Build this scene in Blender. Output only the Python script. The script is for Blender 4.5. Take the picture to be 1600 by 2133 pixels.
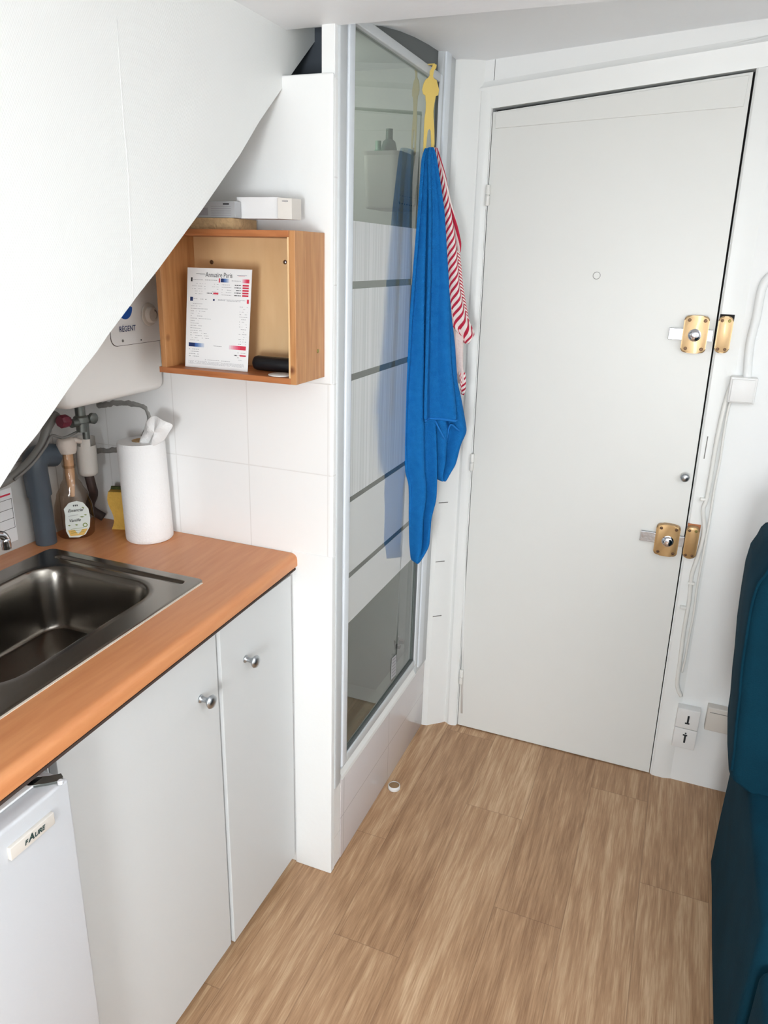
import bpy, bmesh, math, random
from mathutils import Vector, Matrix, noise
random.seed(7)
for o in list(bpy.data.objects): bpy.data.objects.remove(o)
S = bpy.context.scene
COL = S.collection

# ------------------------------------------------------------------ camera
H = 1.58
YAW, PITCH, ROLL, FPX = -0.374145, 0.3295686, 0.0281289, 1556.79
_f = Vector((math.sin(YAW)*math.cos(PITCH), math.cos(YAW)*math.cos(PITCH), -math.sin(PITCH)))
_r = Vector((math.cos(YAW), -math.sin(YAW), 0)); _u = _r.cross(_f)
RR = _r*math.cos(ROLL) + _u*math.sin(ROLL)
UU = -_r*math.sin(ROLL) + _u*math.cos(ROLL)
cam = bpy.data.cameras.new('camera'); cam_o = bpy.data.objects.new('camera', cam); COL.objects.link(cam_o)
m3 = Matrix((RR, UU, -_f)).transposed()
cam_o.matrix_world = Matrix.Translation((0, 0, H)) @ m3.to_4x4()
cam.sensor_fit = 'HORIZONTAL'; cam.sensor_width = 36; cam.lens = FPX*36/1600; cam.clip_start = 0.02
S.camera = cam_o
def ray(x, y): return _f + RR*(x-800)/FPX - UU*(y-1066.5)/FPX
def at(x, y, ax, v):
    """point of the plane axis=v seen at photo position x, y"""
    d = ray(x, y); o = Vector((0, 0, H)); t = (v-o[ax])/d[ax]; return o + d*t
def atp(x, y, P, n):
    d = ray(x, y); o = Vector((0, 0, H)); t = (Vector(P)-o).dot(n)/d.dot(n); return o + d*t

# ------------------------------------------------------------------ world, light, exposure
W = bpy.data.worlds.new('world'); S.world = W; W.use_nodes = True
bg = W.node_tree.nodes['Background']; bg.inputs[0].default_value = (0.80, 0.90, 1.0, 1); bg.inputs[1].default_value = 1.2
S.view_settings.view_transform = 'Standard'; S.view_settings.look = 'None'
S.view_settings.gamma = 1; S.view_settings.use_curve_mapping = False
S.view_settings.exposure = 0.14
L = bpy.data.lights.new('window_daylight', 'AREA'); L.shape = 'RECTANGLE'; L.size = 0.42; L.size_y = 0.7
L.energy = 37.5; L.color = (0.93, 0.975, 1.0)
Lo = bpy.data.objects.new('window_daylight', L); COL.objects.link(Lo)
Lo.location = (0.10, -1.47, 1.15); Lo.rotation_euler = (math.radians(97), 0, 0)
# added fill spot out of view, aimed up to brighten the ceiling
L2 = bpy.data.lights.new('added_ceiling_fill', 'SPOT'); L2.energy = 115; L2.shadow_soft_size = 0.1; L2.color = (0.96, 0.98, 1.0)
L2.spot_size = math.radians(140); L2.spot_blend = 0.8
L2o = bpy.data.objects.new('added_ceiling_fill', L2); COL.objects.link(L2o); L2o.location = (0.95, 0.15, 1.15); L2o.rotation_euler = (math.radians(180), 0, 0)

# ------------------------------------------------------------------ materials
def lin(c):
    return tuple(((v/12.92) if v <= 0.04045 else ((v+0.055)/1.055)**2.4) for v in [k/255 for k in c])
MATS = {}
class MT:
    def __init__(s, name):
        s.m = bpy.data.materials.new(name); s.m.use_nodes = True; s.t = s.m.node_tree
        s.b = s.t.nodes['Principled BSDF']; s.out = s.t.nodes['Material Output']; MATS[name] = s.m
    def n(s, typ, **k):
        x = s.t.nodes.new(typ)
        for a, v in k.items(): setattr(x, a, v)
        return x
    def l(s, a, b): s.t.links.new(a, b)
def pm(name, col, rough=0.5, metal=0.0, bump=0.0, bscale=60, var=0.06, vscale=6, spec=0.5, stretch=(1, 1, 1), coat=0.0, space='Object'):
    """painted / plain surface: slight colour variation and bump"""
    q = MT(name); c = lin(col)
    q.b.inputs['Roughness'].default_value = rough; q.b.inputs['Metallic'].default_value = metal
    q.b.inputs['Specular IOR Level'].default_value = spec; q.b.inputs['Coat Weight'].default_value = coat
    tc = q.n('ShaderNodeTexCoord'); mp = q.n('ShaderNodeMapping'); mp.inputs['Scale'].default_value = stretch
    q.l(tc.outputs[space], mp.inputs[0])
    nz = q.n('ShaderNodeTexNoise'); nz.inputs['Scale'].default_value = vscale; nz.inputs['Detail'].default_value = 4
    q.l(mp.outputs[0], nz.inputs['Vector'])
    mx = q.n('ShaderNodeMix', data_type='RGBA')
    mx.inputs[6].default_value = tuple(v*(1-var) for v in c)+(1,); mx.inputs[7].default_value = tuple(min(1, v*(1+var)) for v in c)+(1,)
    q.l(nz.outputs['Fac'], mx.inputs[0]); q.l(mx.outputs[2], q.b.inputs['Base Color'])
    if bump:
        n2 = q.n('ShaderNodeTexNoise'); n2.inputs['Scale'].default_value = bscale; n2.inputs['Detail'].default_value = 3
        q.l(mp.outputs[0], n2.inputs['Vector'])
        bp = q.n('ShaderNodeBump'); bp.inputs['Strength'].default_value = bump; bp.inputs['Distance'].default_value = 0.004
        q.l(n2.outputs['Fac'], bp.inputs['Height']); q.l(bp.outputs[0], q.b.inputs['Normal'])
    return q.m
def glassy(name, col, rough=0.02, refl=0.10, tint=0.85, ior=1.5):
    q = MT(name); t = q.n('ShaderNodeBsdfTransparent'); t.inputs[0].default_value = tuple(v*tint for v in lin(col))+(1,)
    g = q.n('ShaderNodeBsdfGlossy'); g.inputs['Roughness'].default_value = rough
    fr = q.n('ShaderNodeFresnel'); fr.inputs[0].default_value = ior
    mth = q.n('ShaderNodeMath', operation='ADD'); mth.inputs[1].default_value = refl; mth.use_clamp = True
    geo = q.n('ShaderNodeNewGeometry'); inv = q.n('ShaderNodeMath', operation='SUBTRACT'); inv.inputs[0].default_value = 1; q.l(geo.outputs['Backfacing'], inv.inputs[1])
    mu = q.n('ShaderNodeMath', operation='MULTIPLY'); q.l(inv.outputs[0], mu.inputs[1])
    mx = q.n('ShaderNodeMixShader'); q.l(fr.outputs[0], mth.inputs[0]); q.l(mth.outputs[0], mu.inputs[0]); q.l(mu.outputs[0], mx.inputs[0])
    q.l(t.outputs[0], mx.inputs[1]); q.l(g.outputs[0], mx.inputs[2]); q.l(mx.outputs[0], q.out.inputs[0])
    return q.m
white_wall = pm('white_wall_paint', (240, 241, 240), 0.55, bump=0.25, bscale=35, var=0.015, vscale=3)
ceil_mat = pm('ceiling_paint', (246, 248, 250), 0.5, bump=0.2, bscale=25, var=0.02, vscale=2)
white_gloss = pm('white_gloss_paint', (234, 233, 228), 0.32, bump=0.12, bscale=18, var=0.025, vscale=5)
casing_mat = pm('casing_paint', (239, 240, 238), 0.38, bump=0.2, bscale=14, var=0.02, vscale=5)
door_mat = pm('door_paint', (230, 230, 226), 0.4, bump=0.05, bscale=20, var=0.025, vscale=3)
dark_gap = pm('dark_gap', (28, 24, 24), 0.9)
lam_white = pm('white_laminate', (214, 216, 216), 0.42, bump=0.03, bscale=300, var=0.01)
edge_white = pm('white_edge_band', (240, 240, 240), 0.4)
fridge_mat = pm('fridge_enamel', (206, 208, 212), 0.35, bump=0.03, bscale=200, var=0.01)
alu_white = pm('white_lacquered_aluminium', (228, 234, 240), 0.3, var=0.01)
alu_grey = pm('grey_aluminium', (200, 204, 206), 0.35, var=0.02)
seal_grey = pm('grey_rubber_and_shade', (96, 100, 100), 0.6)
chrome = pm('chrome', (215, 216, 222), 0.12, metal=1, var=0.02, bump=0.05, bscale=40)
satin = pm('satin_nickel', (176, 180, 184), 0.28, metal=1, var=0.03)
steel_bolt = pm('steel_bolt', (170, 172, 176), 0.3, metal=1, var=0.15, vscale=60, bump=0.2, bscale=120)
bronze = pm('gold_bronze_enamel', (204, 172, 128), 0.42, metal=0.55, var=0.03, coat=0.15)
bronze_dark = pm('dark_bronze_screw', (120, 92, 70), 0.4, metal=0.8)
green_screw = pm('brassy_screw', (150, 140, 80), 0.4, metal=0.8)
black_plastic = pm('black_plastic', (24, 26, 30), 0.4, bump=0.1, bscale=200)
white_plastic = pm('white_plastic', (234, 233, 231), 0.4, var=0.02)
cream_plastic = pm('cream_plastic', (214, 208, 200), 0.45, var=0.03)
tank_mat = pm('water_heater_enamel', (238, 236, 232), 0.35, var=0.015)
logo_blue = pm('logo_blue', (30, 86, 168), 0.4)
navy = pm('navy_ink', (30, 50, 100), 0.5)
ink = pm('black_ink', (30, 34, 38), 0.6)
grey_ink = pm('grey_ink', (150, 148, 152), 0.7)
red_ink = pm('red_ink', (214, 52, 76), 0.6)
pvc_grey = pm('grey_pvc', (74, 84, 94), 0.45, var=0.12, vscale=20)
hose_grey = pm('grey_hose', (120, 118, 114), 0.5, var=0.08)
dark_red = pm('dark_red_plastic', (110, 34, 52), 0.4)
copper_dark = pm('dull_brass', (112, 116, 112), 0.35, metal=0.7, var=0.2, vscale=60)
mortar = pm('rough_grey_mortar', (150, 148, 144), 0.9, bump=0.9, bscale=70, var=0.3, vscale=30)
paper_white = pm('white_paper', (240, 240, 240), 0.8, var=0.01)
tissue = pm('embossed_tissue', (244, 243, 242), 0.95, bump=0.35, bscale=220, var=0.01)
sponge_y = pm('yellow_sponge', (222, 178, 84), 0.95, bump=0.9, bscale=160, var=0.12, vscale=60)
sponge_g = pm('green_scrub_pad', (76, 82, 44), 0.95, bump=0.8, bscale=260, var=0.25, vscale=90)
yellow_hook = pm('yellow_powder_coat', (226, 196, 106), 0.45, var=0.03)
chip_end = pm('particle_board', (196, 164, 122), 0.9, bump=0.6, bscale=180, var=0.35, vscale=90)
cap_tan = pm('tan_cap_disc', (150, 120, 86), 0.6)
grey_card = pm('grey_printed_card', (176, 178, 180), 0.5)
label_white = pm('bottle_label_white', (226, 232, 226), 0.4)
label_amber = pm('bottle_label_amber', (226, 184, 96), 0.4)
label_green = pm('bottle_label_green', (126, 146, 70), 0.4)
peach = pm('peach_liquid', (240, 200, 160), 0.3)
mint = pm('mint_plastic', (150, 196, 172), 0.35)
green_dark = pm('green_bottle', (92, 124, 112), 0.35)
sealant = pm('white_sealant', (232, 222, 208), 0.5, bump=0.2)
void = pm('dark_brown_matt', (66, 52, 46), 0.9)  # even dark brown for the panel gap, plug and worktop lower edge

# textured wall covering (fibreglass weave, gloss painted)
q = MT('woven_glass_fibre_paint'); q.b.inputs['Base Color'].default_value = lin((233, 234, 232))+(1,); q.b.inputs['Roughness'].default_value = 0.36
tc = q.n('ShaderNodeTexCoord'); sp = q.n('ShaderNodeSeparateXYZ'); q.l(tc.outputs['Object'], sp.inputs[0])
def sinn(sock, k):
    a = q.n('ShaderNodeMath', operation='MULTIPLY'); a.inputs[1].default_value = k; q.l(sock, a.inputs[0])
    b = q.n('ShaderNodeMath', operation='SINE'); q.l(a.outputs[0], b.inputs[0]); return b.outputs[0]
a = q.n('ShaderNodeMath', operation='MULTIPLY'); q.l(sinn(sp.outputs[1], 1500), a.inputs[0]); q.l(sinn(sp.outputs[2], 900), a.inputs[1])
nz = q.n('ShaderNodeTexNoise'); nz.inputs['Scale'].default_value = 140; q.l(tc.outputs['Object'], nz.inputs['Vector'])
ad = q.n('ShaderNodeMath', operation='MULTIPLY_ADD'); q.l(nz.outputs['Fac'], ad.inputs[0]); ad.inputs[1].default_value = 1.6; q.l(a.outputs[0], ad.inputs[2])
bp = q.n('ShaderNodeBump'); bp.inputs['Strength'].default_value = 0.10; bp.inputs['Distance'].default_value = 0.001
q.l(ad.outputs[0], bp.inputs['Height']); q.l(bp.outputs[0], q.b.inputs['Normal']); weave = q.m

# tiles
def tilemat(name, col, grout, ax, off, size, rough=0.12):
    q = MT(name); tc = q.n('ShaderNodeTexCoord'); sp = q.n('ShaderNodeSeparateXYZ'); q.l(tc.outputs['Object'], sp.inputs[0])
    fac = None
    for a_, o_, s_ in zip(ax, off, size):
        s1 = q.n('ShaderNodeMath', operation='SUBTRACT'); s1.inputs[1].default_value = o_; q.l(sp.outputs[a_], s1.inputs[0])
        d1 = q.n('ShaderNodeMath', operation='DIVIDE'); d1.inputs[1].default_value = s_; q.l(s1.outputs[0], d1.inputs[0])
        f1 = q.n('ShaderNodeMath', operation='FRACT'); q.l(d1.outputs[0], f1.inputs[0])
        s2 = q.n('ShaderNodeMath', operation='SUBTRACT'); s2.inputs[1].default_value = 0.5; q.l(f1.outputs[0], s2.inputs[0])
        ab = q.n('ShaderNodeMath', operation='ABSOLUTE'); q.l(s2.outputs[0], ab.inputs[0])
        gt = q.n('ShaderNodeMath', operation='GREATER_THAN'); gt.inputs[1].default_value = 0.5-0.0013/s_; q.l(ab.outputs[0], gt.inputs[0])
        if fac is None: fac = gt.outputs[0]
        else:
            mm = q.n('ShaderNodeMath', operation='MAXIMUM'); q.l(fac, mm.inputs[0]); q.l(gt.outputs[0], mm.inputs[1]); fac = mm.outputs[0]
    mx = q.n('ShaderNodeMix', data_type='RGBA'); mx.inputs[6].default_value = lin(col)+(1,); mx.inputs[7].default_value = lin(grout)+(1,)
    q.l(fac, mx.inputs[0]); q.l(mx.outputs[2], q.b.inputs['Base Color'])
    q.b.inputs['Roughness'].default_value = rough
    bp = q.n('ShaderNodeBump'); bp.inputs['Strength'].default_value = 0.5; bp.inputs['Distance'].default_value = 0.001; bp.invert = True
    q.l(fac, bp.inputs['Height']); q.l(bp.outputs[0], q.b.inputs['Normal'])
    return q.m
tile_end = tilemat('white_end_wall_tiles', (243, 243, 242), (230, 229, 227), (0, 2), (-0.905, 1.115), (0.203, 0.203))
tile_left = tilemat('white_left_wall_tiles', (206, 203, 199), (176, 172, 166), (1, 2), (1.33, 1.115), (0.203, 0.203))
tile_base = tilemat('shower_kerb_tiles', (214, 208, 208), (186, 180, 178), (1, 2), (1.85, 0.135), (0.33, 0.6), 0.12)
tile_shower = tilemat('shower_tiles', (232, 234, 230), (206, 206, 202), (1, 2), (1.85, 0.135), (0.2, 0.2), 0.25)

# wood
def wood(name, c1, c2, axis=1, scale=9, rough=0.45, stretch=14, contrast=1.0, knots=False, coat=0.0, c3=None):
    q = MT(name); tc = q.n('ShaderNodeTexCoord'); mp = q.n('ShaderNodeMapping')
    sc = [stretch]*3; sc[axis] = 1.0; mp.inputs['Scale'].default_value = sc; q.l(tc.outputs['Object'], mp.inputs[0])
    nz = q.n('ShaderNodeTexNoise'); nz.inputs['Scale'].default_value = scale; nz.inputs['Detail'].default_value = 6; nz.inputs['Distortion'].default_value = 0.4
    q.l(mp.outputs[0], nz.inputs['Vector'])
    rp = q.n('ShaderNodeValToRGB'); rp.color_ramp.elements[0].position = 0.5-0.22/contrast; rp.color_ramp.elements[1].position = 0.5+0.22/contrast
    rp.color_ramp.elements[0].color = lin(c1)+(1,); rp.color_ramp.elements[1].color = lin(c2)+(1,)
    q.l(nz.outputs['Fac'], rp.inputs[0]); colr = rp.outputs[0]
    if knots:
        vo = q.n('ShaderNodeTexVoronoi'); vo.inputs['Scale'].default_value = 9; q.l(tc.outputs['Object'], vo.inputs['Vector'])
        r2 = q.n('ShaderNodeValToRGB'); r2.color_ramp.elements[0].position = 0.03; r2.color_ramp.elements[1].position = 0.10
        q.l(vo.outputs['Distance'], r2.inputs[0])
        mx = q.n('ShaderNodeMix', data_type='RGBA'); mx.inputs[6].default_value = lin(c3 or (120, 70, 40))+(1,); q.l(r2.outputs[0], mx.inputs[0]); q.l(colr, mx.inputs[7]); colr = mx.outputs[2]
    q.l(colr, q.b.inputs['Base Color']); q.b.inputs['Roughness'].default_value = rough; q.b.inputs['Coat Weight'].default_value = coat
    bp = q.n('ShaderNodeBump'); bp.inputs['Strength'].default_value = 0.08; bp.inputs['Distance'].default_value = 0.002
    q.l(nz.outputs['Fac'], bp.inputs['Height']); q.l(bp.outputs[0], q.b.inputs['Normal'])
    return q.m
worktop_mat = wood('beech_laminate', (206, 134, 86), (218, 150, 100), 1, 7, 0.33, 10)
pine_side = wood('varnished_pine_side', (176, 118, 70), (204, 150, 98), 2, 8, 0.42, 12, knots=True)
pine_edge = wood('varnished_pine_edge', (160, 94, 52), (192, 124, 76), 0, 9, 0.45, 10)
ply = wood('plywood_panel', (230, 188, 136), (242, 206, 158), 2, 5, 0.5, 4, knots=False)
# vinyl plank floor
q = MT('vinyl_plank_floor'); tc = q.n('ShaderNodeTexCoord'); mp = q.n('ShaderNodeMapping'); mp.inputs['Rotation'].default_value = (0, 0, math.radians(-90))
mp.inputs['Location'].default_value = (0.31, 0.257-0.0875*0, 0)
q.l(tc.outputs['Object'], mp.inputs[0])
sp = q.n('ShaderNodeSeparateXYZ'); q.l(tc.outputs['Object'], sp.inputs[0])
def mth(op, a, b=None, c=None):
    x = q.n('ShaderNodeMath', operation=op)
    for i, v in enumerate((a, b, c)):
        if v is None: continue
        if isinstance(v, (int, float)): x.inputs[i].default_value = v
        else: q.l(v, x.inputs[i])
    return x.outputs[0]
PW = 0.172
u = mth('DIVIDE', mth('ADD', sp.outputs[0], 0.257), PW); row = mth('FLOOR', u); fu = mth('FRACT', u)
off = mth('FRACT', mth('MULTIPLY_ADD', row, 0.3719, 0.36))
v = mth('ADD', mth('DIVIDE', sp.outputs[1], 0.92), off); colm = mth('FLOOR', v); fv = mth('FRACT', v)
rid = mth('FRACT', mth('MULTIPLY', mth('SINE', mth('ADD', mth('MULTIPLY', row, 78.233), mth('MULTIPLY', colm, 37.719))), 4375.85))
cx = q.n('ShaderNodeCombineXYZ'); q.l(mth('MULTIPLY', sp.outputs[0], 30), cx.inputs[0]); q.l(mth('MULTIPLY', sp.outputs[1], 2.4), cx.inputs[1]); q.l(mth('MULTIPLY', rid, 40), cx.inputs[2])
nz = q.n('ShaderNodeTexNoise'); nz.inputs['Scale'].default_value = 1.6; nz.inputs['Detail'].default_value = 8; nz.inputs['Roughness'].default_value = 0.62; nz.inputs['Distortion'].default_value = 0.3
q.l(cx.outputs[0], nz.inputs['Vector'])
cx2 = q.n('ShaderNodeCombineXYZ'); q.l(mth('MULTIPLY', sp.outputs[0], 230), cx2.inputs[0]); q.l(mth('MULTIPLY', sp.outputs[1], 8), cx2.inputs[1]); q.l(mth('MULTIPLY', rid, 40), cx2.inputs[2])
nf = q.n('ShaderNodeTexNoise'); nf.inputs['Scale'].default_value = 1.6; nf.inputs['Detail'].default_value = 3; q.l(cx2.outputs[0], nf.inputs['Vector'])
mixn = mth('ADD', mth('MULTIPLY', nz.outputs['Fac'], 0.66), mth('MULTIPLY', nf.outputs['Fac'], 0.34))
mixn = mth('ADD', mixn, mth('MULTIPLY', mth('SUBTRACT', rid, 0.5), 0.10))
rp = q.n('ShaderNodeValToRGB'); e = rp.color_ramp.elements
e[0].position = 0.34; e[0].color = lin((148, 111, 80))+(1,); e[1].position = 0.70; e[1].color = lin((216, 184, 148))+(1,)
k = e.new(0.50); k.color = lin((180, 142, 107))+(1,)
q.l(mixn, rp.inputs[0])
edge = mth('MAXIMUM', mth('LESS_THAN', mth('MINIMUM', fu, mth('SUBTRACT', 1, fu)), 0.006), mth('LESS_THAN', mth('MINIMUM', fv, mth('SUBTRACT', 1, fv)), 0.0012))
mx = q.n('ShaderNodeMix', data_type='RGBA'); q.l(mth('MULTIPLY', edge, 0.35), mx.inputs[0]); q.l(rp.outputs[0], mx.inputs[6]); mx.inputs[7].default_value = lin((96, 68, 50))+(1,)
q.l(mx.outputs[2], q.b.inputs['Base Color']); q.b.inputs['Roughness'].default_value = 0.42
bp = q.n('ShaderNodeBump'); bp.inputs['Strength'].default_value = 0.15; bp.inputs['Distance'].default_value = 0.001
q.l(mixn, bp.inputs['Height']); q.l(bp.outputs[0], q.b.inputs['Normal']); floor_mat = q.m

# brushed steel, toned a darker grey
steel = pm('brushed_stainless_steel', (138, 133, 126), 0.24, metal=1, var=0.05, vscale=10, bump=0.08, bscale=30, stretch=(1, 0.3, 1))
# fabrics
def fabric(name, c1, c2, bs=500, bump=0.6, sheen=0.3, vs=40):
    m = pm(name, c1, 0.95, bump=bump, bscale=bs, var=0.0, spec=0.15)
    t = m.node_tree; b = t.nodes['Principled BSDF']; b.inputs['Sheen Weight'].default_value = sheen*0.5; b.inputs['Sheen Roughness'].default_value = 0.4
    mix = [x for x in t.nodes if x.bl_idname == 'ShaderNodeMix'][0]; mix.inputs[6].default_value = lin(c1)+(1,); mix.inputs[7].default_value = lin(c2)+(1,)
    nzz = mix.inputs[0].links[0].from_node; nzz.inputs['Scale'].default_value = vs
    b.inputs['Sheen Tint'].default_value = lin(c2)+(1,)
    return m
terry = fabric('blue_terry', (16, 102, 176), (32, 122, 194), 420, 0.9, 0.25, 60)
terry_hem = fabric('blue_hem', (30, 112, 190), (46, 130, 206), 600, 0.3, 0.2)
velvet = fabric('teal_velvet', (2, 38, 52), (5, 55, 73), 300, 0.25, 0.25, 9)
def stripes(name, N, M, base=(240, 228, 224), red=(186, 30, 62), duty=0.45):
    q = MT(name); uv = q.n('ShaderNodeUVMap'); uv.uv_map = 'UVMap'; sp = q.n('ShaderNodeSeparateXYZ'); q.l(uv.outputs[0], sp.inputs[0])
    a = q.n('ShaderNodeMath', operation='MULTIPLY'); a.inputs[1].default_value = N; q.l(sp.outputs[1], a.inputs[0])
    b = q.n('ShaderNodeMath', operation='MULTIPLY_ADD'); b.inputs[1].default_value = M; q.l(sp.outputs[0], b.inputs[0]); q.l(a.outputs[0], b.inputs[2])
    f = q.n('ShaderNodeMath', operation='FRACT'); q.l(b.outputs[0], f.inputs[0])
    g = q.n('ShaderNodeMath', operation='LESS_THAN'); g.inputs[1].default_value = duty; q.l(f.outputs[0], g.inputs[0])
    mx = q.n('ShaderNodeMix', data_type='RGBA'); mx.inputs[6].default_value = lin(base)+(1,); mx.inputs[7].default_value = lin(red)+(1,)
    q.l(g.outputs[0], mx.inputs[0]); q.l(mx.outputs[2], q.b.inputs['Base Color']); q.b.inputs['Roughness'].default_value = 0.9
    return q.m
strp_a = stripes('red_white_stripes', 27, -3.2)
strp_b = stripes('red_white_stripes_other_way', 27, 3.2)
strp_c = stripes('red_white_border', 0.6, 2.0, duty=0.5)
strp_d = stripes('red_white_stripes_lower', 5, -2)
pink_white = fabric('pale_waffle_cloth', (226, 206, 202), (238, 222, 218), 200, 0.8, 0.1)

clear_glass = glassy('grey_green_clear_glass', (206, 212, 206), 0.02, 0.10, 0.93)
def frosted_mat(name, streaks):
    frost = MT(name); f_ = frost
    f_.b.inputs['Base Color'].default_value = lin((232, 236, 236))+(1,); f_.b.inputs['Roughness'].default_value = 0.5; f_.b.inputs['Specular IOR Level'].default_value = 0.2
    tr = f_.n('ShaderNodeBsdfTranslucent'); tr.inputs[0].default_value = (0.85, 0.87, 0.87, 1)
    ms = f_.n('ShaderNodeMixShader'); ms.inputs[0].default_value = 0.15; f_.l(f_.b.outputs[0], ms.inputs[1]); f_.l(tr.outputs[0], ms.inputs[2])
    tc = f_.n('ShaderNodeTexCoord'); mp = f_.n('ShaderNodeMapping'); mp.inputs['Scale'].default_value = (1, 260, 1.2); f_.l(tc.outputs['Object'], mp.inputs[0])
    nz = f_.n('ShaderNodeTexNoise'); nz.inputs['Scale'].default_value = 1.0; nz.inputs['Detail'].default_value = 1; f_.l(mp.outputs[0], nz.inputs['Vector'])
    bp = f_.n('ShaderNodeBump'); bp.inputs['Strength'].default_value = 0.08 if streaks else 0.0; bp.inputs['Distance'].default_value = 0.002; f_.l(nz.outputs['Fac'], bp.inputs['Height'])
    rs = f_.n('ShaderNodeValToRGB'); rs.color_ramp.elements[0].position = 0.35; rs.color_ramp.elements[1].position = 0.65
    rs.color_ramp.elements[0].color = lin((196, 201, 201) if streaks else (210, 214, 213))+(1,); rs.color_ramp.elements[1].color = lin((222, 227, 227) if streaks else (210, 214, 213))+(1,); f_.l(nz.outputs['Fac'], rs.inputs[0]); f_.l(rs.outputs[0], f_.b.inputs['Base Color'])  # upper bands carry reflected light streaks as stripes in the colour
    gg = f_.n('ShaderNodeBsdfGlossy'); gg.inputs['Roughness'].default_value = 0.03; f_.l(bp.outputs[0], gg.inputs['Normal'])
    fr_ = f_.n('ShaderNodeFresnel'); fr_.inputs[0].default_value = 1.5; ad_ = f_.n('ShaderNodeMath', operation='ADD'); ad_.inputs[1].default_value = 0.27; f_.l(fr_.outputs[0], ad_.inputs[0])
    m2 = f_.n('ShaderNodeMixShader'); f_.l(ad_.outputs[0], m2.inputs[0]); f_.l(ms.outputs[0], m2.inputs[1]); f_.l(gg.outputs[0], m2.inputs[2]); f_.l(m2.outputs[0], f_.out.inputs[0])
    return frost.m
frosted = frosted_mat('reflection_streak_frosted_glass', True); frosted_plain = frosted_mat('frosted_glass', False)
clear_plastic = glassy('clear_bottle_plastic', (240, 232, 224), 0.05, 0.05, 0.96, 1.35)

# ------------------------------------------------------------------ mesh helpers
def box(bm, a, b, mi=0, bev=0.0, M=None):
    a, b = Vector(a), Vector(b); lo = Vector(map(min, a, b)); hi = Vector(map(max, a, b))
    g = bmesh.ops.create_cube(bm, size=1); vs = g['verts']
    for v in vs: v.co = Vector([lo[i]+(v.co[i]+.5)*(hi[i]-lo[i]) for i in range(3)])
    fs = list({f for v in vs for f in v.link_faces})
    for f in fs: f.material_index = mi
    if bev:
        es = list({e for v in vs for e in v.link_edges})
        r = bmesh.ops.bevel(bm, geom=es, offset=bev, segments=3, affect='EDGES', profile=0.5)
        vs = list({v for f in r['faces'] for v in f.verts} | {v for v in vs if v.is_valid})
        for f in r['faces']: f.material_index = mi
    if M is not None:
        for v in vs: v.co = M @ v.co
    return vs
def tube(bm, pts, r, n=10, mi=0, cap=True, flat=None):
    pts = [Vector(p) for p in pts]; rs = r if isinstance(r, (list, tuple)) else [r]*len(pts)
    rings = []; up = None
    for i, p in enumerate(pts):
        t = (pts[min(i+1, len(pts)-1)]-pts[max(i-1, 0)]).normalized()
        if up is None: up = t.orthogonal().normalized()
        up = (up - t*up.dot(t)).normalized(); sd = t.cross(up)
        ring = []
        for k in range(n):
            a_ = 2*math.pi*k/n; d = up*math.cos(a_)*rs[i]+sd*math.sin(a_)*rs[i]
            if flat: d = d - flat[0]*d.dot(flat[0])*(1-flat[1])
            ring.append(bm.verts.new(p+d))
        rings.append(ring)
    for a_, b_ in zip(rings, rings[1:]):
        for k in range(n):
            f = bm.faces.new((a_[k], a_[(k+1) % n], b_[(k+1) % n], b_[k])); f.smooth = True; f.material_index = mi
    if cap:
        f = bm.faces.new(rings[0][::-1]); f.material_index = mi
        f = bm.faces.new(rings[-1]); f.material_index = mi
def lathe(bm, prof, M=None, n=32, mi=0, smooth=True):
    """prof: (radius, height) pairs about local z"""
    M = M or Matrix(); rings = []
    for r, z in prof:
        if r < 1e-6: rings.append([bm.verts.new(M @ Vector((0, 0, z)))])
        else: rings.append([bm.verts.new(M @ Vector((r*math.cos(2*math.pi*k/n), r*math.sin(2*math.pi*k/n), z))) for k in range(n)])
    for a_, b_ in zip(rings, rings[1:]):
        for k in range(n):
            va = [a_[k % len(a_)], a_[(k+1) % len(a_)]] if len(a_) > 1 else [a_[0]]
            vb = [b_[(k+1) % len(b_)], b_[k % len(b_)]] if len(b_) > 1 else [b_[0]]
            try:
                f = bm.faces.new(va+vb); f.smooth = smooth; f.material_index = mi
            except ValueError: pass
def prism(bm, pts, vec, mi=0, bev=0):
    """closed polygon of 3D points pushed along vec"""
    vec = Vector(vec); a_ = [bm.verts.new(Vector(p)) for p in pts]; b_ = [bm.verts.new(Vector(p)+vec) for p in pts]; n = len(pts)
    fs = [bm.faces.new(a_), bm.faces.new(b_[::-1])]
    for k in range(n): fs.append(bm.faces.new((a_[k], b_[k], b_[(k+1) % n], a_[(k+1) % n])))
    for f in fs: f.material_index = mi
    if bev:
        es = list({e for f in fs for e in f.edges})
        r = bmesh.ops.bevel(bm, geom=es, offset=bev, segments=2, affect='EDGES', profile=0.5)
        for f in r['faces']: f.material_index = mi
def quad(bm, pts, mi=0):
    f = bm.faces.new([bm.verts.new(Vector(p)) for p in pts]); f.material_index = mi; return f
def obj(name, bm, mats, parent=None, smooth=None, mods=()):
    bmesh.ops.recalc_face_normals(bm, faces=bm.faces[:])
    me = bpy.data.meshes.new(name); bm.to_mesh(me); bm.free()
    o = bpy.data.objects.new(name, me); COL.objects.link(o)
    for m in (mats if isinstance(mats, (list, tuple)) else [mats]): me.materials.append(m)
    if smooth is not None:
        for p in me.polygons: p.use_smooth = True
        if smooth > 0: me.set_sharp_from_angle(angle=math.radians(smooth))
    if parent is not None:
        o.parent = parent; o.matrix_parent_inverse = parent.matrix_world.inverted()
    return o
def subsurf(o, lv=1):
    m = o.modifiers.new('subdivision', 'SUBSURF'); m.levels = lv; m.render_levels = lv; return o
def NB(): return bmesh.new()
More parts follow.
